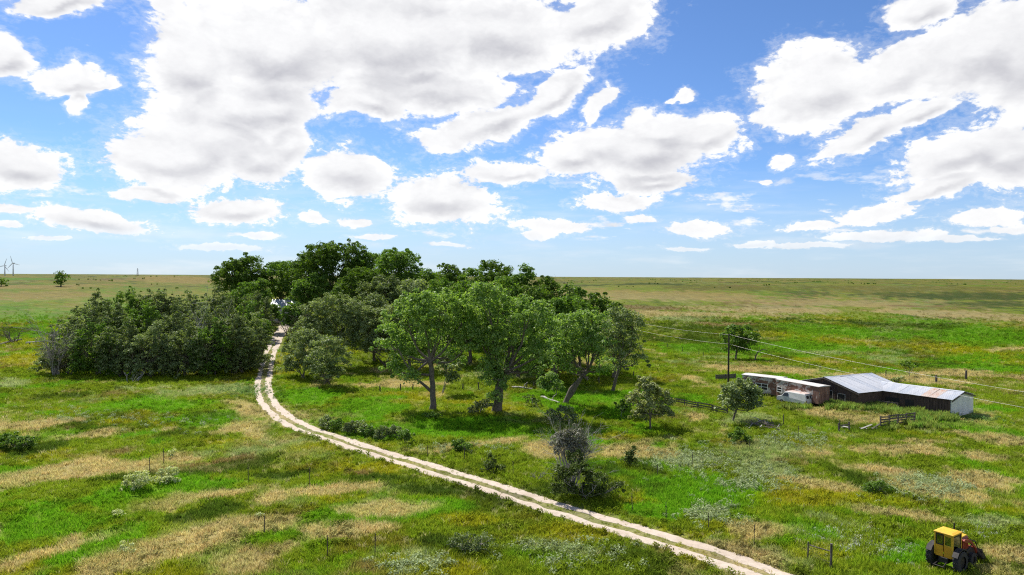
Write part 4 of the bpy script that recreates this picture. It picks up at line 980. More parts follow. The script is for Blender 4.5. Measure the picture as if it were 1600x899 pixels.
def gable_building(name, label, cat, origin, rz, L, hw, wall, rise, mats, sheet_w, over=0.35, rust=(), end_mat=None, g=None, open_front=None, bays=()):
    """x along the ridge 0..L, y across -hw..hw; front eave at y=-hw"""
    root = empty(name, origin, label, cat, None, rz)
    wm = MATS[mats]
    MB().box(0.08, L - 0.08, -hw, -hw + 0.08, -0.4, wall).build('front_wall', wm, root)
    MB().box(0.08, L - 0.08, hw - 0.08, hw, -0.4, wall).build('rear_wall', wm, root)
    for nm, x0, x1, mt in (('end_wall', 0, 0.08, mats), ('end_wall', L - 0.08, L, end_mat or mats)):
        MB().prism([(-hw, -0.4), (hw, -0.4), (hw, wall), (0, wall + rise), (-hw, wall)], x0, x1, 'x').build(nm, MATS[mt], root)
    sl = math.hypot(hw, rise); ang = math.atan2(rise, hw); ov = over
    n = max(1, round((L + 2 * over) / sheet_w)); sw = (L + 2 * over) / n
    me = sheet_mesh('roof_sheet', sw - 0.012, sl + ov)
    variants = {k: me.copy() for k in ('roof_steel', 'roof_steel_dull', 'roof_rust')}
    for k, v in variants.items(): v.materials.append(MATS[k])
    for side in (-1, 1):
        for i in range(n):
            k = 'roof_rust' if (side == -1 and i in rust) else ('roof_steel' if g.uniform() < 0.6 else 'roof_steel_dull')
            o = link('roof_sheet', variants[k], None, root)
            lift = 0.05 + g.uniform(0, 0.025)
            if side == -1:
                o.location = (-over + i * sw, -hw - ov * math.cos(ang), wall - ov * math.sin(ang) + lift); o.rotation_euler = (ang + g.normal(0, 0.003), 0, g.normal(0, 0.004))
            else:
                o.location = (-over + (i + 1) * sw, hw + ov * math.cos(ang), wall - ov * math.sin(ang) + lift); o.rotation_euler = (ang, 0, math.pi)
    MB().prism([(-0.22, wall + rise + 0.03), (0, wall + rise + 0.10), (0.22, wall + rise + 0.03), (0, wall + rise + 0.13)], -over, L + over, 'x').build('ridge_cap', MATS['roof_steel_dull'], root)
    for x in (-over + 0.01, L + over - 0.06):       # barge boards at both ends
        for s in (-1, 1):
            MB().prism([(s * (hw + ov * 0.9), wall - 0.34), (0, wall + rise - 0.2), (0, wall + rise - 0.02), (s * (hw + ov * 0.9), wall - 0.14)], x, x + 0.05, 'x').build('barge_board', MATS['weathered_wood'], root)
    nb = int(L / 1.6)
    for i in range(nb + 1):                          # eave rafters' tails
        x = 0.15 + i * (L - 0.3) / nb
        MB().box(x - 0.05, x + 0.05, -hw - ov * 0.8, -hw - 0.003, wall - 0.20, wall - 0.06).build('rafter_tail', MATS['weathered_wood'], root)
    return root

def build_farm():
    g = np.random.default_rng(77)
    # --- gabled barn: ridge runs to the right and away, gable end turned to the left
    r0, r1 = at_z(1289.4, 590, 4.4), at_z(1356.7, 584.3, 4.4)
    ux = r1 - r0; L = float(np.linalg.norm(ux[:2])) + 0.6; rz = math.atan2(ux[1], ux[0])
    gd = gz(r0[0] + 3, r0[1])
    barn = gable_building('barn', 'low gabled barn with shiny metal roof and dark board gable, behind the trailers', 'barn', (r0[0], r0[1], gd), rz, L, 5.9, 2.9 - gd, 1.5, 'barn_wood', 1.15, 0.3, (), None, g)
    w = 2.9 - gd
    for y0, y1, z0, z1 in ((-3.6, -2.4, 0.0, 1.9), (-1.4, 0.4, 0.0, 2.1), (1.6, 2.9, 0.9, 1.9)):
        d = MB().box(-0.04, -0.003, y0, y1, z0, z1).build('doorway' if z0 == 0 else 'window', MATS['dark_opening'], barn)
        fr = MB()
        fr.box(-0.07, -0.004, y0 - 0.1, y0, z0, z1 + 0.1); fr.box(-0.07, -0.004, y1, y1 + 0.1, z0, z1 + 0.1); fr.box(-0.07, -0.004, y0, y1, z1, z1 + 0.1)
        fr.build('frame', MATS['grey_board'], d)
    for i in range(30):                               # vertical boards of the gable
        y = -5.8 + i * 0.387
        h = w + 1.5 * (1 - abs(y + 0.17) / 5.9) - 0.12
        if any(a - 0.45 < y < b + 0.1 for a, b in ((-3.6, -2.4), (-1.4, 0.4), (1.6, 2.9))): continue
        MB().box(-0.045 - g.uniform(0, 0.015), -0.002, y, y + 0.36, -0.3, h).build('board', MATS['barn_wood'], barn)
    # --- long low shed joining its near side
    c = at_z(1486.5, 624.3, 2.9)                      # near right eave corner
    dirs = np.array([-0.6, 0.8]); L2 = 11.2
    far = c[:2] + dirs * L2; per = np.array([0.8, 0.6])
    o2 = far + per * 3.9
    rz2 = math.atan2(-dirs[1], -dirs[0])
    gd2 = gz(c[0], c[1])
    shed = gable_building('shed', 'long low shed with metal roof and white end wall, right of the barn', 'shed', (o2[0], o2[1], gd2), rz2, L2, 3.9, 2.9 - gd2 - 0.05, 0.75, 'barn_wood', 1.1, 0.25, (7, 8), 'shed_white', g)
    w2 = 2.9 - gd2 - 0.05
    for i in range(7):                                # horizontal cladding boards of the white end
        z = -0.2 + i * 0.36
        if z + 0.33 < w2: MB().box(L2 + 0.002, L2 + 0.022 + g.uniform(0, 0.01), -3.88, 3.88, z, z + 0.345).build('cladding_board', MATS['shed_white'], shed)
    for x0, x1 in ((2.2, 4.2), (5.0, 6.2)):
        MB().box(x0, x1, -3.94, -3.903, -0.2, 1.8).build('doorway', MATS['dark_opening'], shed)
    for i in range(28):
        x = 0.2 + i * 0.39
        if 2.0 < x + 0.18 < 4.4 or 4.8 < x + 0.18 < 6.4: continue
        MB().box(x, x + 0.36, -3.945 - g.uniform(0, 0.012), -3.902, -0.3, w2 - 0.2).build('board', MATS['barn_wood'], shed)
    for p, rr in ((r0, 8), (c, 4)): BUILT.append((p[0] + 4, p[1], rr * 0.6))
    for t in np.linspace(0, L2, 6):
        q = c[:2] + dirs * t + per * 3.9; BUILT.append((q[0], q[1], 4.0))
    for t in np.linspace(0, L, 5):
        q = r0[:2] + ux[:2] / np.linalg.norm(ux[:2]) * t; BUILT.append((q[0], q[1], 5.4))

    # --- two derelict trailers end to end
    def trailer(label, near_px, far_px, width, zt, wins, panels, seed):
        gg = np.random.default_rng(seed)
        a, b = at_z(*near_px, zt), at_z(*far_px, zt)
        d = b - a; Lt = float(np.linalg.norm(d[:2])); rz = math.atan2(-d[1], -d[0])      # +x towards the near end
        gd = gz(a[0], a[1]); H = zt - gd
        root = empty('trailer', (b[0], b[1], gd), label, 'trailer', 'derelict trailers by the barn', rz)      # side seen is y=0, body to y=+width
        zb = 0.5
        MB().box(0.02, Lt - 0.02, 0.02, width - 0.02, zb, H - 0.05).build('body', MATS['trailer_wood'], root)
        n = max(3, int(Lt / 1.05)); sw = Lt / n
        for i in range(n):                             # wall panels, some stripped to brown wood
            MB().box(i * sw + 0.01, (i + 1) * sw - 0.01, -0.012 - gg.uniform(0, 0.012), 0.017, zb - 0.02, H - 0.06).build('side_panel', MATS['trailer_paint' if gg.uniform() < 0.62 else 'trailer_wood'], root)
        for i in range(2):
            MB().box(Lt - 0.017, Lt + 0.012, 0.03 + i * width / 2, (i + 1) * width / 2 - 0.03, zb, H - 0.06).build('end_panel', MATS['trailer_wood'], root)
        me = MB().prism([(-0.12, H - 0.045), (width + 0.12, H - 0.045), (width + 0.1, H + 0.02), (width / 2, H + 0.14), (-0.1, H + 0.02)], -0.12, Lt + 0.12, 'x').build('roof', MATS['trailer_roof'], root)
        for (x0, x1, z0, z1, nx) in wins:
            wd = MB().box(x0, x1, -0.05, -0.027, z0, z1).build('window', MATS['dark_opening'], root)
            fr = MB()
            for q in range(nx + 1):
                xx = x0 + (x1 - x0) * q / nx; fr.box(xx - 0.045, xx + 0.045, -0.085, -0.028, z0 - 0.06, z1 + 0.06)
            fr.build('frame', MATS['shed_white'], wd)
            for zz in (z0, 0.5 * (z0 + z1), z1):
                MB().box(x0 + 0.05, x1 - 0.05, -0.082, -0.03, zz - 0.04, zz + 0.04).build('glazing_bar', MATS['shed_white'], wd)
        for x in (Lt * 0.35, Lt * 0.5):
            for y in (0.15, width - 0.35):
                m = MB(); m.tube([(x, y, 0.36), (x, y + 0.2, 0.36)], 0.36, 14); m.build('wheel', MATS['rubber'], root)
        MB().box(0.1, Lt - 0.1, 0.25, 0.35, zb - 0.2, zb - 0.003).build('chassis_rail', MATS['black_iron'], root)
        MB().box(0.1, Lt - 0.1, width - 0.35, width - 0.25, zb - 0.2, zb - 0.003).build('chassis_rail', MATS['black_iron'], root)
        for t in np.linspace(0, Lt, 6):
            q = b[:2] + (a - b)[:2] / Lt * t + np.array([math.cos(rz + math.pi / 2), math.sin(rz + math.pi / 2)]) * width / 2; BUILT.append((q[0], q[1], 1.7))
        return Lt
    trailer('peeling red and white trailer nearest the barn, with its brown end wall showing', (1279.5, 604.5), (1213, 592.5), 2.3, 3.5, ((0.25, 1.25, 1.15, 1.95, 1), (4.0, 5.0, 1.2, 2.0, 1), (5.8, 6.9, 1.1, 1.9, 1)), None, 3)
    trailer('peeling trailer with a wide four-pane window, left behind the round tree', (1219, 592.0), (1160, 585.3), 2.5, 3.5, ((2.4, 4.5, 1.1, 2.1, 2), (0.5, 1.5, 1.2, 2.1, 1)), None, 4)

    # --- white van parked beside the trailers
    a, b = ground_hit(1260, 636), ground_hit(1211, 627.5)
    d = (b - a)[:2]; d /= np.linalg.norm(d); rz = math.atan2(d[1], d[0])
    q = a[:2] + d * 0.1
    van = empty('van', (q[0], q[1], gz(*q) - 0.15), 'white panel van with rusty roof parked in tall grass beside the trailer', 'van', None, rz)   # x forward 0..5.2, y from 0 (left side, seen) to -2
    prof = [(0.05, 0.45), (0.0, 0.9), (0.06, 1.25), (0.22, 1.86), (0.4, 1.98), (3.6, 2.0), (3.85, 1.92), (4.35, 1.28), (5.1, 1.08), (5.25, 0.85), (5.22, 0.42)]
    V = []; n = len(prof)
    rows = [(-0.0, 0.9), (0.0, 1.0)]
    def inset(z): return 0.0 if z < 1.2 else 0.16 * (z - 1.2) / 0.8
    for (x, z) in prof: V.append((x, 0.0 - inset(z), z))
    for (x, z) in prof: V.append((x, -2.0 + inset(z), z))
    F = [tuple(range(n)), tuple(range(2 * n - 1, n - 1, -1))] + [(i, (i + 1) % n, n + (i + 1) % n, n + i) for i in range(n)]
    MB().add(V, F).build('body', MATS['van_white'], van, bevel=0.05)
    MB().add([(0.32, -0.2, 1.985), (3.65, -0.2, 2.005), (3.65, -1.8, 2.005), (0.32, -1.8, 1.985), (0.5, -0.35, 2.05), (3.5, -0.35, 2.07), (3.5, -1.65, 2.07), (0.5, -1.65, 2.05)],
             [(4, 5, 6, 7), (0, 1, 5, 4), (1, 2, 6, 5), (2, 3, 7, 6), (3, 0, 4, 7)]).build('roof', MATS['van_roof'], van, bevel=0.02)
    for y0, y1 in ((-0.92, -0.28), (-1.72, -1.08)):     # rear door windows
        MB().add([(0.085, y0, 1.30), (0.085, y1, 1.30), (0.215, y1 - 0.02, 1.74), (0.215, y0 + 0.02, 1.74), (0.045, y0, 1.30), (0.045, y1, 1.30), (0.175, y1 - 0.02, 1.75), (0.175, y0 + 0.02, 1.75)],
                 [(4, 5, 6, 7), (0, 1, 5, 4), (1, 2, 6, 5), (2, 3, 7, 6), (3, 0, 4, 7)]).build('rear_window', MATS['glass_dark'], van)
    MB().add([(3.15, -0.005, 1.25), (4.2, -0.005, 1.25), (3.85, -0.095, 1.75), (3.2, -0.1, 1.78), (3.15, 0.025, 1.25), (4.2, 0.025, 1.25), (3.85, -0.07, 1.75), (3.2, -0.075, 1.78)],
             [(4, 5, 6, 7), (0, 1, 5, 4), (1, 2, 6, 5), (2, 3, 7, 6), (3, 0, 4, 7)]).build('side_window', MATS['glass_dark'], van)
    MB().add([(3.90, -0.2, 1.88), (3.90, -1.8, 1.88), (4.36, -1.85, 1.31), (4.36, -0.15, 1.31), (3.93, -0.2, 1.90), (3.93, -1.8, 1.90), (4.39, -1.85, 1.33), (4.39, -0.15, 1.33)],
             [(4, 5, 6, 7), (0, 1, 5, 4), (1, 2, 6, 5), (2, 3, 7, 6), (3, 0, 4, 7)]).build('windscreen', MATS['glass_dark'], van)
    for x in (1.0, 4.3):
        for y in (-0.2, -1.98):
            m = MB(); m.tube([(x, y, 0.3), (x, y + 0.22, 0.3)], 0.34, 16); wo = m.build('wheel', MATS['rubber'], van)
            m = MB(); m.tube([(x, y - 0.008, 0.3), (x, y + 0.228, 0.3)], 0.17, 12); m.build('rim', MATS['grey_board'], wo)
    MB().box(-0.08, 0.06, -1.95, -0.05, 0.42, 0.55).build('bumper', MATS['black_iron'], van)
    MB().box(0.01, 0.05, -1.0, -0.99, 0.6, 1.28).build('door_seam', MATS['black_iron'], van)
    for y in (-0.14, -1.86): MB().box(-0.02, 0.05, y - 0.06, y + 0.06, 0.75, 1.0).build('tail_light', MATS['red_paint'], van)
    for t in (0.6, 1.8, 3.0, 4.2, 4.8):
        p = q + d * t + np.array([d[1], -d[0]]) * 1.0; BUILT.append((p[0], p[1], 1.15))

    # --- far farmhouse in the trees: a pale roof and wall show at the head of the road
    p = at_depth(441, 480, 200); zg = gz(p[0], p[1])
    hs = gable_building('farmhouse', 'small pale-roofed farmhouse half hidden in the trees at the head of the road', 'house', (p[0] - 2.6, p[1], zg), R(6), 6.5, 3.2, 4.1, 2.0, 'house_wall', 1.2, 0.3, (), None, g)
    MB().box(2.0, 3.0, -3.23, -3.203, 0, 2.1).build('door', MATS['weathered_wood'], hs)
    for x in (0.6, 4.4):
        wd = MB().box(x, x + 1.0, -3.23, -3.203, 0.9, 2.0).build('window', MATS['glass_dark'], hs); MB().box(x - 0.06, x + 1.06, -3.27, -3.205, 0.8, 0.895).build('sill', MATS['shed_white'], wd)

# ------------------------------------------------------------------ fences, posts, pole and wires
def post(label, px, h, r=0.05, mat='steel_post', group=None, tilt=0.0, name='fence_post', square=False):
    b = ground_hit(*px); root = empty(name, b, label, 'post', group)
    g = np.random.default_rng(int(px[0] * 7 + px[1])); tx, ty = g.normal(0, 0.03, 2)
    top = np.array([tx * h + math.sin(tilt) * h, ty * h, h * math.cos(tilt)])
    m = MB(); m.tube([(0, 0, -0.2), tuple(top * 0.5), tuple(top)], [r * 1.05, r, r * 0.92], 7 if not square else 4); m.build('shaft', MATS[mat], root)
    if r < 0.045:                                       # steel posts carry a spade plate and wire clips
        m = MB(); m.box(top[0] * 0.8 - r * 1.7, top[0] * 0.8 + r * 1.7, -r * 1.5 + top[1] * .8, -r * 1.02 + top[1] * .8, h * 0.78, h * 0.82); m.build('wire_clip', MATS['black_iron'], root)
    return root
def board_fence(label, px0, px1, nbays, h, nrail, mat='weathered_wood', lean=0.0, missing=(), group='board fences by the barn'):
    a, b = ground_hit(*px0), ground_hit(*px1); d = b - a; L = float(np.linalg.norm(d[:2])); rz = math.atan2(d[1], d[0])
    g = np.random.default_rng(int(px0[0]))
    root = empty('board_fence', a, label, 'fence', group, rz); bay = L / nbays
    def zz(x): return gz(a[0] + math.cos(rz) * x, a[1] + math.sin(rz) * x) - a[2]
    for i in range(nbays + 1):
        x = i * bay; t = g.normal(0, 0.03) + lean
        m = MB(); m.add([(x - 0.08, -0.08, zz(x) - 0.3), (x + 0.08, -0.08, zz(x) - 0.3), (x + 0.08, 0.08, zz(x) - 0.3), (x - 0.08, 0.08, zz(x) - 0.3),
                         (x - 0.07, -0.08 + t, zz(x) + h), (x + 0.07, -0.08 + t, zz(x) + h + 0.05), (x + 0.07, 0.08 + t, zz(x) + h), (x - 0.07, 0.08 + t, zz(x) + h)],
                        [(0, 3, 2, 1), (4, 5, 6, 7), (0, 1, 5, 4), (1, 2, 6, 5), (2, 3, 7, 6), (3, 0, 4, 7)]); m.build('post', MATS[mat], root)
        if i == nbays: break
        for k in range(nrail):
            if (i, k) in missing: continue
            z = h * (k + 0.75) / nrail + g.normal(0, 0.02); z1 = z + g.normal(0, 0.05); w = 0.085
            x0, x1 = x + 0.02 * k, x + bay + 0.02 * k
            y = -0.125 + lean * z / h
            m = MB(); m.add([(x0, y, zz(x) + z - w), (x1, y, zz(x1) + z1 - w), (x1, y, zz(x1) + z1 + w), (x0, y, zz(x) + z + w),
                             (x0, y + 0.04, zz(x) + z - w), (x1, y + 0.04, zz(x1) + z1 - w), (x1, y + 0.04, zz(x1) + z1 + w), (x0, y + 0.04, zz(x) + z + w)],
                            [(0, 1, 2, 3), (7, 6, 5, 4), (0, 4, 5, 1), (1, 5, 6, 2), (2, 6, 7, 3), (3, 7, 4, 0)]); m.build('rail', MATS[mat], root)
    return root
ORD = ['first', 'second', 'third', 'fourth', 'fifth', 'sixth', 'seventh', 'eighth', 'ninth', 'tenth', 'eleventh', 'twelfth', 'thirteenth', 'fourteenth', 'fifteenth', 'sixteenth']
def build_fences():
    board_fence('long low rail fence running down from the pale small tree to the round tree', (1049, 631), (1136, 648), 4, 1.0, 3, missing=((0, 0),))
    board_fence('four-bay dark board fence panel in front of the long shed', (1376, 668), (1429, 662), 4, 1.5, 4, missing=((3, 0),))
    board_fence('short two-bay board fence against the shed weeds', (1373, 638), (1402, 643), 2, 1.3, 2)
    board_fence('broken fence stub with one slanting board in the barnyard', (1311, 676), (1327, 674), 1, 1.2, 1, lean=0.1)
    b0, b1 = ground_hit(1118, 594), ground_hit(1150, 593); d = b1 - b0; L = float(np.linalg.norm(d[:2]))
    root = empty('plank_windbreak', b0, 'low solid dark plank panel behind the utility pole', 'panel', None, math.atan2(d[1], d[0]))
    for i in range(4): MB().box(0, L, -0.03, 0.03, 0.10 + i * 0.24, 0.325 + i * 0.24).build('plank', MATS['weathered_wood'], root)
    for x in (0.15, L / 2, L - 0.15): MB().box(x - 0.07, x + 0.07, 0.033, 0.17, -0.2, 1.12).build('post', MATS['weathered_wood'], root)
    # loose boards
    for i, (p0, p1, lab) in enumerate((((1345, 673), (1362, 668), 'bleached board lying left of the four-bay fence'), ((1362, 673), (1376, 666), 'dark board lying against the left end of the four-bay fence'), ((1313, 668), (1328, 674), 'bleached board lying by the broken fence stub'))):
        a, b = ground_hit(*p0), ground_hit(*p1); d = b - a; L = float(np.linalg.norm(d[:2])); o = empty('fallen_board', a + np.array([0, 0, 0.22]), lab, 'board', 'loose boards in the barnyard', math.atan2(d[1], d[0]))
        m = MB(); m.box(0, L, -0.1, 0.1, 0.0, 0.04); ob = m.build('plank', MATS['dead_wood' if i != 1 else 'weathered_wood'], o); ob.rotation_euler = (0.25, -0.08, 0)
        m = MB(); m.box(L * 0.3, L * 0.36, -0.5, 0.45, -0.06, -0.01); ob = m.build('cross_piece', MATS['dead_wood'], o); ob.rotation_euler = (0, 0, 0.2)
    # brush pile
    bp = ground_hit(1190, 668); root = empty('brush_pile', bp, 'dark heap of dead branches beside the round tree', 'brush pile'); g = np.random.default_rng(8)
    for i in range(34):
        a = g.uniform(0, math.pi); ln = g.uniform(1.2, 2.8); c = np.array([g.normal(0, 1.1), g.normal(0, 0.8), 0.1]); c[2] = 0.1 + max(0, 0.9 - 0.5 * abs(c[0])) * g.uniform()
        dv = np.array([math.cos(a), math.sin(a) * 0.8, g.uniform(-0.1, 0.5)]) * ln / 2
        V, F = tube(curve(c - dv * 0.7, c + dv, g.normal(size=3) * 0.12, 5, g), np.linspace(g.uniform(0.05, 0.09), 0.025, 5), 5); me = bpy.data.meshes.new('branch'); me.from_pydata([tuple(v) for v in V], [], F); link('branch', me, MATS['bark' if i % 4 else 'dead_wood'], root)
    # H-brace of the fence corner near the tractor
    a, b = ground_hit(1262, 874), ground_hit(1298, 889); root = empty('fence_brace', a, 'two-post wooden fence brace with a top rail beside the track, left of the tractor', 'fence'); e = b - a
    for q, h, r in ((np.zeros(3), 1.25, 0.055), (e, 1.75, 0.085)):
        m = MB(); m.tube([tuple(q + np.array([0, 0, -0.3])), tuple(q + np.array([0.02, 0, h * 0.5])), tuple(q + np.array([0.03, 0.01, h]))], [r * 1.05, r, r * 0.95], 8); m.build('post', MATS['weathered_wood'], root)
    m = MB(); m.tube([(0.02, 0, 1.05), tuple(e * 0.5 + np.array([0, 0, 1.12])), tuple(e + np.array([0, 0, 1.22]))], 0.04, 6); m.build('rail', MATS['weathered_wood'], root)
    m = MB(); m.tube([(0.02, 0, 0.95), tuple(e * 0.5 + np.array([0, 0, 0.5])), tuple(e + np.array([0, 0, 0.1]))], 0.012, 4); m.build('brace_wire', MATS['steel_post'], root)
    for i, z in enumerate((0.35, 0.65)):
        m = MB(); m.tube([(0.02, 0, z), tuple(e + np.array([0, 0, z + 0.1]))], 0.008, 4); m.build('wire', MATS['steel_post'], root)
    runs = [('thin steel post along the right edge of the track, {} from the left', [(668, 714), (726, 720), (802, 744), (910, 780), (988, 800), (1041, 814), (1107, 829), (1178, 855)], 1.5, 0.035, 'steel_post', 'posts along the track'),
            ('short wooden post of the fence line under the grove trees, {} from the left', [(594, 612), (626, 611), (645, 611), (723, 610), (748, 609), (823, 608), (834, 607), (936, 600), (990, 590)], 1.2, 0.11, 'weathered_wood', 'posts under the grove'),
            ('thin steel post standing in the left foreground grass, {} from the left', [(234, 738), (256, 727), (388, 753), (413, 838), (484, 762), (512, 872), (586, 868)], 1.7, 0.035, 'steel_post', 'posts in the foreground meadow'),
            ('thin post in the sage between the grey bush and the tractor, {} from the left', [(1027, 746), (1081, 730), (1171, 702), (1211, 696), (1247, 686)], 1.5, 0.035, 'steel_post', 'posts in the pasture'),
            ('wooden post of the pasture fence right of the grove, {} from the left', [(1043, 543), (1066, 551), (1092, 555), (1099, 558), (1223, 580), (1281, 580), (1264, 578), (1384, 590)], 1.5, 0.07, 'weathered_wood', 'posts of the far pasture fence'),
            ('thick stub post on the slope behind the shed, {} from the left', [(1463, 600), (1509, 594)], 2.0, 0.22, 'weathered_wood', 'stub posts behind the shed'),
            ('dark stake in the barnyard grass, {} from the left', [(1224, 664), (1312, 676)], 1.6, 0.06, 'weathered_wood', 'stakes in the barnyard')]
    for lab, lst, h, r, mt, grp in runs:
        for j, p in enumerate(sorted(lst)): post(lab.format(ORD[j]), p, h * (0.88 + 0.24 * ((j * 37) % 10) / 10), r, mt, grp)
    # --- utility pole with two wires
    b = ground_hit(1138, 600); top = at_depth(1139, 522, b[1])[2] - b[2]
    def pole(b, top, label):
        root = empty('utility_pole', b, label, 'pole', 'utility poles')
        m = MB(); m.tube([(0, 0, -0.3), (0, 0, top * 0.5), (0.02, 0, top)], [0.20, 0.17, 0.13], 10); m.build('shaft', MATS['pole_wood'], root)
        for z in (top - 0.15, top - 2.0):
            m = MB(); m.tube([(0.13, -0.02, z), (0.30, -0.02, z)], [0.06, 0.05], 8); m.build('insulator', MATS['grey_board'], root)
        return root
    pole(b, top, 'dark wooden utility pole left of the trailers')
    q = at_depth(905, 500, 205); zq = gz(q[0], q[1])
    def wire(label, z_off, right_px, zr):
        a = np.array([b[0] + 0.2, b[1], b[2] + top - z_off]); r = at_z(*right_px, zr); far = a + (r - a) * 1.5
        lft = np.array([q[0], q[1], zq + top - z_off])
        o = empty('power_line', (b[0], b[1], b[2]), label, 'wire', 'overhead wires')
        pts = []
        t0 = np.linspace(0, 1, 22)[:, None]
        lp = lft + (a - lft) * t0; lp[:, 2] -= 4 * 1.3 * (t0[:, 0] * (1 - t0[:, 0]))
        # right span passes the measured point
        t = np.linspace(0, 1, 32)[1:, None]; rp = a + (far - a) * t; sag = 1.0; rp[:, 2] -= 4 * sag * (t[:, 0] * (1 - t[:, 0])) - t[:, 0] * (sag * 4 * (2 / 3) * (1 / 3)) * 1.5
        for nm, P in (('left_span', lp), ('right_span', np.vstack([a, rp]))):
            V, F = tube(P - np.array(o.location), 0.013, 5); me = bpy.data.meshes.new(nm); me.from_pydata([tuple(v) for v in V], [], F); link('span', me, MATS['wire'], o)
    wire('upper of the two overhead wires on the utility pole', 0.15, (1600, 612.6), 7.6)
    wire('lower of the two overhead wires on the utility pole', 2.0, (1600, 637), 5.9)

# ------------------------------------------------------------------ tractor
def wheel(parent, x, y, r, w, lugs, rimr, rim='black_iron'):
    prof = [(-w / 2, rimr), (-w / 2, r * 0.86), (-w * 0.38, r * 0.96), (w * 0.38, r * 0.96), (w / 2, r * 0.86), (w / 2, rimr)]
    n = 28; V = []; F = []
    for i in range(n):
        a = 2 * math.pi * i / n
        for (p, q) in prof: V.append((x + q * math.cos(a), y + p, r + q * math.sin(a)))
    k = len(prof)
    for i in range(n):
        for j in range(k - 1): F.append((i * k + j, i * k + j + 1, ((i + 1) % n) * k + j + 1, ((i + 1) % n) * k + j))
    m = MB(); m.add(V, F)
    for i in range(lugs):
        for s in (-1, 1):
            a = 2 * math.pi * (i + (0.5 if s > 0 else 0)) / lugs; da = 0.5 * 2 * math.pi / lugs
            pts = []
            for (aa, yy) in ((a, s * 0.0), (a + da * 0.5, 0.0), (a + da * 1.4, s * w * 0.5), (a + da * 0.9, s * w * 0.5)):
                for q in (r * 0.93, r * 1.02): pts.append((x + q * math.cos(aa), y + yy, r + q * math.sin(aa)))
            m.add(pts, [(0, 2, 3, 1), (2, 4, 5, 3), (4, 6, 7, 5), (6, 0, 1, 7), (1, 3, 5, 7), (0, 6, 4, 2)])
    t = m.build('tyre', MATS['rubber'], parent)
    m = MB(); m.tube([(x, y - w * 0.28, r), (x, y + w * 0.28, r)], rimr * 1.02, 20); rr = m.build('rim', MATS[rim], t)
    return t
def build_tractor():
    c = np.array([30.35, 48.0]); c = at_z(1481.5, 828.5, 2.62)[:2]      # under the middle of the cab roof
    rz = math.atan2(0.56, 0.83)
    z = gz(*c)
    t = empty('tractor', (c[0], c[1], z), 'old yellow-cabbed tractor with red front loader standing in the pasture', 'tractor', None, rz)   # x forward
    Y, D, K, RD = MATS['yellow_paint'], MATS['yellow_door'], MATS['black_iron'], MATS['red_paint']
    hx, hy, z0, z1 = 0.60, 0.56, 1.02, 2.52
    # roof with a slight crown and overhang
    m = MB(); m.add([(-0.70, -0.64, z1), (0.70, -0.64, z1), (0.70, 0.64, z1), (-0.70, 0.64, z1), (-0.70, -0.64, z1 + 0.09), (0.70, -0.64, z1 + 0.09), (0.70, 0.64, z1 + 0.09), (-0.70, 0.64, z1 + 0.09), (-0.5, -0.44, z1 + 0.15), (0.5, -0.44, z1 + 0.15), (0.5, 0.44, z1 + 0.15), (-0.5, 0.44, z1 + 0.15)],
                    [(0, 3, 2, 1), (0, 1, 5, 4), (1, 2, 6, 5), (2, 3, 7, 6), (3, 0, 4, 7), (4, 5, 9, 8), (5, 6, 10, 9), (6, 7, 11, 10), (7, 4, 8, 11), (8, 9, 10, 11)]); m.build('cab_roof', Y, t, bevel=0.025)
    for x in (-hx, hx):
        for y in (-hy, hy): MB().box(x - 0.045, x + 0.045, y - 0.045, y + 0.045, z0, z1 + 0.01).build('cab_pillar', Y, t, bevel=0.01)
    zs = 1.72
    for i, (y0, y1) in enumerate(((-hy + 0.05, -0.02), (0.02, hy - 0.05))):      # rear: two lower panels, two windows
        MB().box(-hx - 0.035, -hx + 0.01, y0, y1, 0.95, zs).build('rear_panel', D, t, bevel=0.01)
        fr = MB(); fr.box(-hx - 0.03, -hx + 0.02, y0, y0 + 0.05, zs + 0.004, z1 - 0.004); fr.box(-hx - 0.03, -hx + 0.02, y1 - 0.05, y1, zs + 0.004, z1 - 0.004); fr.box(-hx - 0.028, -hx + 0.018, y0 + 0.05, y1 - 0.05, zs + 0.004, zs + 0.07); fr.box(-hx - 0.028, -hx + 0.018, y0 + 0.05, y1 - 0.05, z1 - 0.12, z1 - 0.004)
        w = fr.build('rear_window', K if i else Y, t); MB().box(-hx - 0.008, -hx + 0.002, y0 + 0.05, y1 - 0.05, zs + 0.07, z1 - 0.12).build('pane', MATS['cab_glass'], w)
    for s in (-1, 1):                                         # sides: door with slanted glass
        MB().box(-hx + 0.05, hx - 0.05, s * hy - 0.02, s * hy + 0.02, 0.95, 1.42).build('side_panel', D, t, bevel=0.01)
        fr = MB(); fr.box(-hx + 0.05, -hx + 0.12, s * hy - 0.022, s * hy + 0.022, 1.424, z1 - 0.004); fr.box(hx - 0.12, hx - 0.05, s * hy - 0.022, s * hy + 0.022, 1.424, z1 - 0.004); fr.box(-hx + 0.12, hx - 0.12, s * hy - 0.02, s * hy + 0.02, z1 - 0.12, z1 - 0.004); fr.box(-hx + 0.12, hx - 0.12, s * hy - 0.02, s * hy + 0.02, 1.424, 1.5)
        w = fr.build('side_window', K, t); MB().box(-hx + 0.12, hx - 0.12, s * hy - 0.005, s * hy + 0.005, 1.5, z1 - 0.12).build('pane', MATS['cab_glass'], w)
    fr = MB(); fr.box(hx - 0.02, hx + 0.02, -hy + 0.05, hy - 0.05, 1.35, 1.62); fr.build('dashboard_panel', RD, t)
    MB().box(hx - 0.005, hx + 0.005, -hy + 0.05, hy - 0.05, 1.63, z1 - 0.02).build('windscreen', MATS['cab_glass'], t)
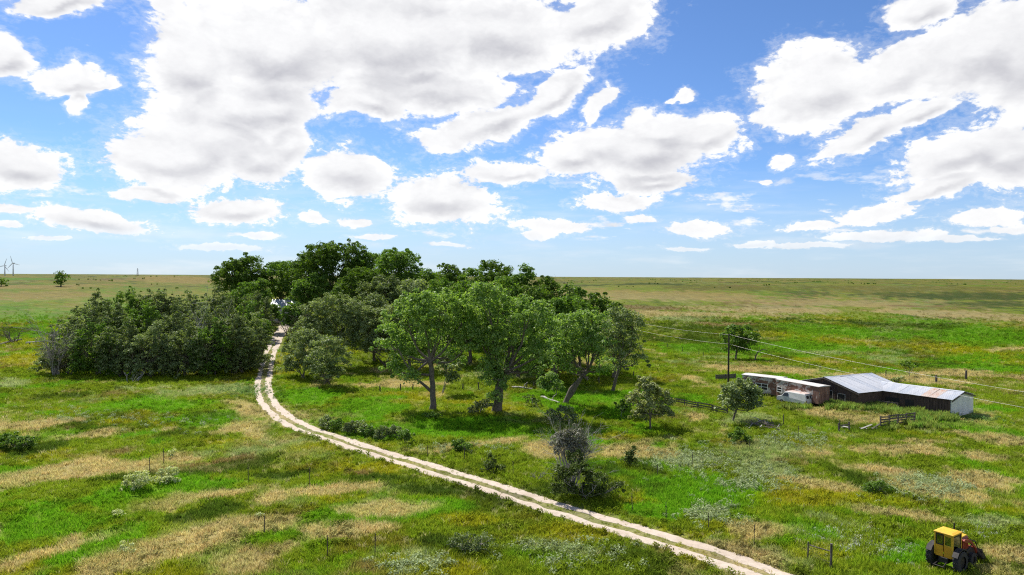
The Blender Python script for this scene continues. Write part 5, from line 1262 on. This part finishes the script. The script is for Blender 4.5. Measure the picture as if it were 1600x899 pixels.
    m = MB(); m.box(-0.35, 0.1, -0.25, 0.25, 1.15, 1.4); m.box(-0.42, -0.3, -0.25, 0.25, 1.4, 1.85); m.build('seat', K, t, bevel=0.03)
    m = MB(); m.tube([(0.6, 0, 1.45), (0.38, 0, 1.75)], 0.025, 8)
    for i in range(12):
        a0, a1 = i * math.pi / 6, (i + 1) * math.pi / 6
        m.tube([(0.38 + 0.1 * math.cos(a0), 0.2 * math.sin(a0), 1.75 + 0.16 * math.cos(a0)), (0.38 + 0.1 * math.cos(a1), 0.2 * math.sin(a1), 1.75 + 0.16 * math.cos(a1))], 0.016, 6)
    m.build('steering_wheel', K, t)
    # engine hood: yellow top, red sides and nose
    m = MB(); m.prism([(-0.36, 1.05), (0.36, 1.05), (0.36, 1.80), (0.28, 1.94), (-0.28, 1.94), (-0.36, 1.80)], 0.76, 2.25, 'x'); m.build('hood_side', RD, t, bevel=0.03)
    m = MB(); m.prism([(-0.30, 1.943), (0.30, 1.943), (0.26, 2.0), (-0.26, 2.0)], 0.78, 2.2, 'x'); m.build('hood_top', Y, t, bevel=0.02)
    for i in range(5): MB().box(2.252, 2.275, -0.3, 0.3, 1.12 + i * 0.1, 1.17 + i * 0.1).build('grille_bar', K, t)
    m = MB(); m.box(0.2, 2.3, -0.22, 0.22, 0.62, 1.045); m.box(-0.7, 0.25, -0.3, 0.3, 0.55, 0.94); m.build('engine_block', K, t, bevel=0.04)
    m = MB(); m.tube([(1.35, 0.2, 1.98), (1.35, 0.2, 2.35), (1.35, 0.2, 2.85)], [0.06, 0.055, 0.05], 10); m.build('exhaust_stack', K, t)
    # wheels
    for s in (-1, 1):
        wheel(t, -0.15, s * 0.86, 0.78, 0.38, 16, 0.42)
        wheel(t, 1.95, s * 0.72, 0.46, 0.26, 12, 0.22)
        MB().prism([(-0.95, 1.25), (-0.7, 1.55), (-0.15, 1.70), (0.4, 1.55), (0.62, 1.25), (0.57, 1.2), (0.36, 1.5), (-0.15, 1.64), (-0.66, 1.5), (-0.9, 1.2)], s * 0.66, s * 1.02, 'y').build('mudguard', K, t)
    m = MB(); m.tube([(-0.15, -0.9, 0.8), (-0.15, 0.9, 0.8)], 0.13, 10); m.build('rear_axle', K, t)
    m = MB(); m.tube([(1.95, -0.68, 0.46), (1.95, 0.68, 0.5)], 0.08, 8); m.build('front_axle', K, t)
    # front loader: upright, arm plate and bucket on each side
    for s in (-1, 1):
        MB().box(0.92, 1.08, s * 0.50 - 0.06, s * 0.50 + 0.06, 0.7, 1.95).build('loader_upright', RD, t, bevel=0.01)
        y0, y1 = s * 0.62 - 0.05, s * 0.62 + 0.05
        m = MB(); m.prism([(0.85, 1.92), (1.0, 2.02), (1.9, 1.78), (2.65, 1.22), (2.95, 0.72), (2.80, 0.66), (2.5, 1.12), (1.85, 1.6), (0.95, 1.8)], y0, y1, 'y'); m.build('loader_arm', RD, t, bevel=0.01)
        m = MB(); m.tube([(1.05, s * 0.62, 0.95), (2.1, s * 0.62, 1.42)], [0.05, 0.035], 8); m.build('lift_cylinder', K, t)
        m = MB(); m.tube([(1.75, s * 0.62, 1.86), (2.72, s * 0.62, 1.5), (3.0, s * 0.62, 1.0)], 0.035, 8); m.build('bucket_cylinder', K, t)
    m = MB(); m.tube([(2.5, -0.62, 1.15), (2.5, 0.62, 1.15)], 0.06, 8); m.build('cross_tube', RD, t)
    m = MB(); m.prism([(2.95, 1.02), (2.86, 0.5), (3.05, 0.22), (3.7, 0.18), (3.7, 0.21), (3.1, 0.28), (2.93, 0.52), (3.0, 1.0)], -0.95, 0.95, 'y')
    m.prism([(2.93, 0.95), (2.9, 0.5), (3.08, 0.24), (3.65, 0.2)], -0.97, -0.93, 'y'); m.prism([(2.93, 0.95), (2.9, 0.5), (3.08, 0.24), (3.65, 0.2)], 0.93, 0.97, 'y'); m.build('bucket', K, t)
    m = MB(); m.tube([(-0.75, 0.25, 0.65), (-1.35, 0.3, 0.5)], 0.035, 6); m.tube([(-0.75, -0.25, 0.65), (-1.35, -0.3, 0.5)], 0.035, 6); m.tube([(-1.3, -0.36, 0.5), (-1.3, 0.36, 0.5)], 0.03, 6); m.build('hitch', K, t)
    m = MB(); m.box(0.5, 0.85, -0.85, -0.62, 0.62, 0.66); m.build('step', K, t)
    BUILT.append((c[0], c[1], 1.0)); BUILT.append((c[0] + 1.4, c[1] + 0.9, 0.8))

# ------------------------------------------------------------------ far things
def build_far():
    for (px, hub_y, rot, lab) in ((7.5, 415.5, 0.35, 'left of the two white wind turbines on the horizon'), (20.5, 411.5, -0.28, 'right and larger of the two white wind turbines on the horizon')):
        dist = 3300.0; hb = at_depth(px, hub_y, dist); zb = gz(hb[0], hb[1]); hh = hb[2] - zb
        t = empty('wind_turbine', (hb[0], hb[1], zb), lab, 'wind turbine', 'wind turbines on the horizon')
        m = MB(); m.tube([(0, 0, -5), (0, 0, hh * 0.5), (0, 0, hh)], [3.0, 2.5, 1.8], 12); m.build('tower', MATS['turbine_white'], t, smooth=True)
        m = MB(); m.box(-2, 2, -3, 8, hh - 2, hh + 2.2); m.build('nacelle', MATS['turbine_white'], t)
        m = MB(); m.tube([(0, -3, hh), (0, -4.5, hh), (0, -6, hh)], [2.4, 2.2, 0.6], 10); m.build('hub', MATS['turbine_white'], t)
        for k in range(3):
            a = rot + k * 2 * math.pi / 3; L = 36; dx, dz = math.sin(a), math.cos(a); nx, nz = dz, -dx
            V = []
            for (q, w) in ((1.5, 1.2), (6, 2.2), (16, 1.8), (L, 0.5)):
                for (sw, yy) in ((-1, -4.6), (1, -4.6), (1, -4.0), (-1, -4.0)): V.append((dx * q + nx * w * sw * 0.8, yy, hh + dz * q + nz * w * sw * 0.8))
            F = [(i * 4 + j, i * 4 + (j + 1) % 4, i * 4 + 4 + (j + 1) % 4, i * 4 + 4 + j) for i in range(3) for j in range(4)] + [(3, 2, 1, 0), (12, 13, 14, 15)]
            MB().add(V, F).build('blade', MATS['turbine_white'], t)
    # lattice mast on the left horizon
    dist = 900.0; a = at_depth(215, 428.5, dist); zb = gz(a[0], a[1]); top = at_depth(215, 420, dist)[2] - zb
    t = empty('lattice_mast', (a[0], a[1], zb), 'small dark mast standing on the left horizon', 'mast')
    for s in (-1, 1):
        for u in (-1, 1):
            m = MB(); m.tube([(s * 0.9, u * 0.9, -0.5), (s * 0.35, u * 0.35, top)], 0.11, 5); m.build('leg', MATS['black_iron'], t)
    for z in np.linspace(0.15, 0.95, 5):
        m = MB(); w = 0.9 - 0.55 * z; m.tube([(-w, -w, z * top), (w, -w, z * top + 1)], 0.12, 4); m.tube([(-w, w, z * top + 1), (w, w, z * top)], 0.12, 4); m.build('brace', MATS['black_iron'], t)
    # far scrub along the horizon reads as a dotted line: one mass
    g = np.random.default_rng(3); cc = []; cr = []
    for i in range(170):
        az = R(g.uniform(-33, 37)); dist = 600 * (6.0 ** g.uniform(0, 1)); x, y = dist * math.sin(az), dist * math.cos(az)
        for k in range(3):
            s = g.uniform(0.4, 1.0) * (0.5 + dist / 1500); cc.append((x + g.normal(0, 5), y + g.normal(0, 4), gz(x, y) + s * 0.5)); cr.append(s)
    for i in range(260):
        az = R(g.uniform(-37, -18) if i < 150 else g.uniform(4, 37)); dist = g.uniform(4200, 5200); x, y = dist * math.sin(az), dist * math.cos(az)
        s = g.uniform(3, 9) * g.uniform(0.3, 1); cc.append((x, y, gz(x, y) + s * 0.5)); cr.append(s)
    V = leaves(np.array(cc), np.array(cr), 16, 0.7, g); o = link('far_scrub', mesh_np('far_scrub', V, [np.arange(len(V)).reshape(-1, 4)]), MATS['leaf_dark']); props(o, 'dotted dark scrub far off along the horizon', 'scrub', None, 'stuff')
build_farm()
build_fences()
build_tractor()
build_far()

build_cover()
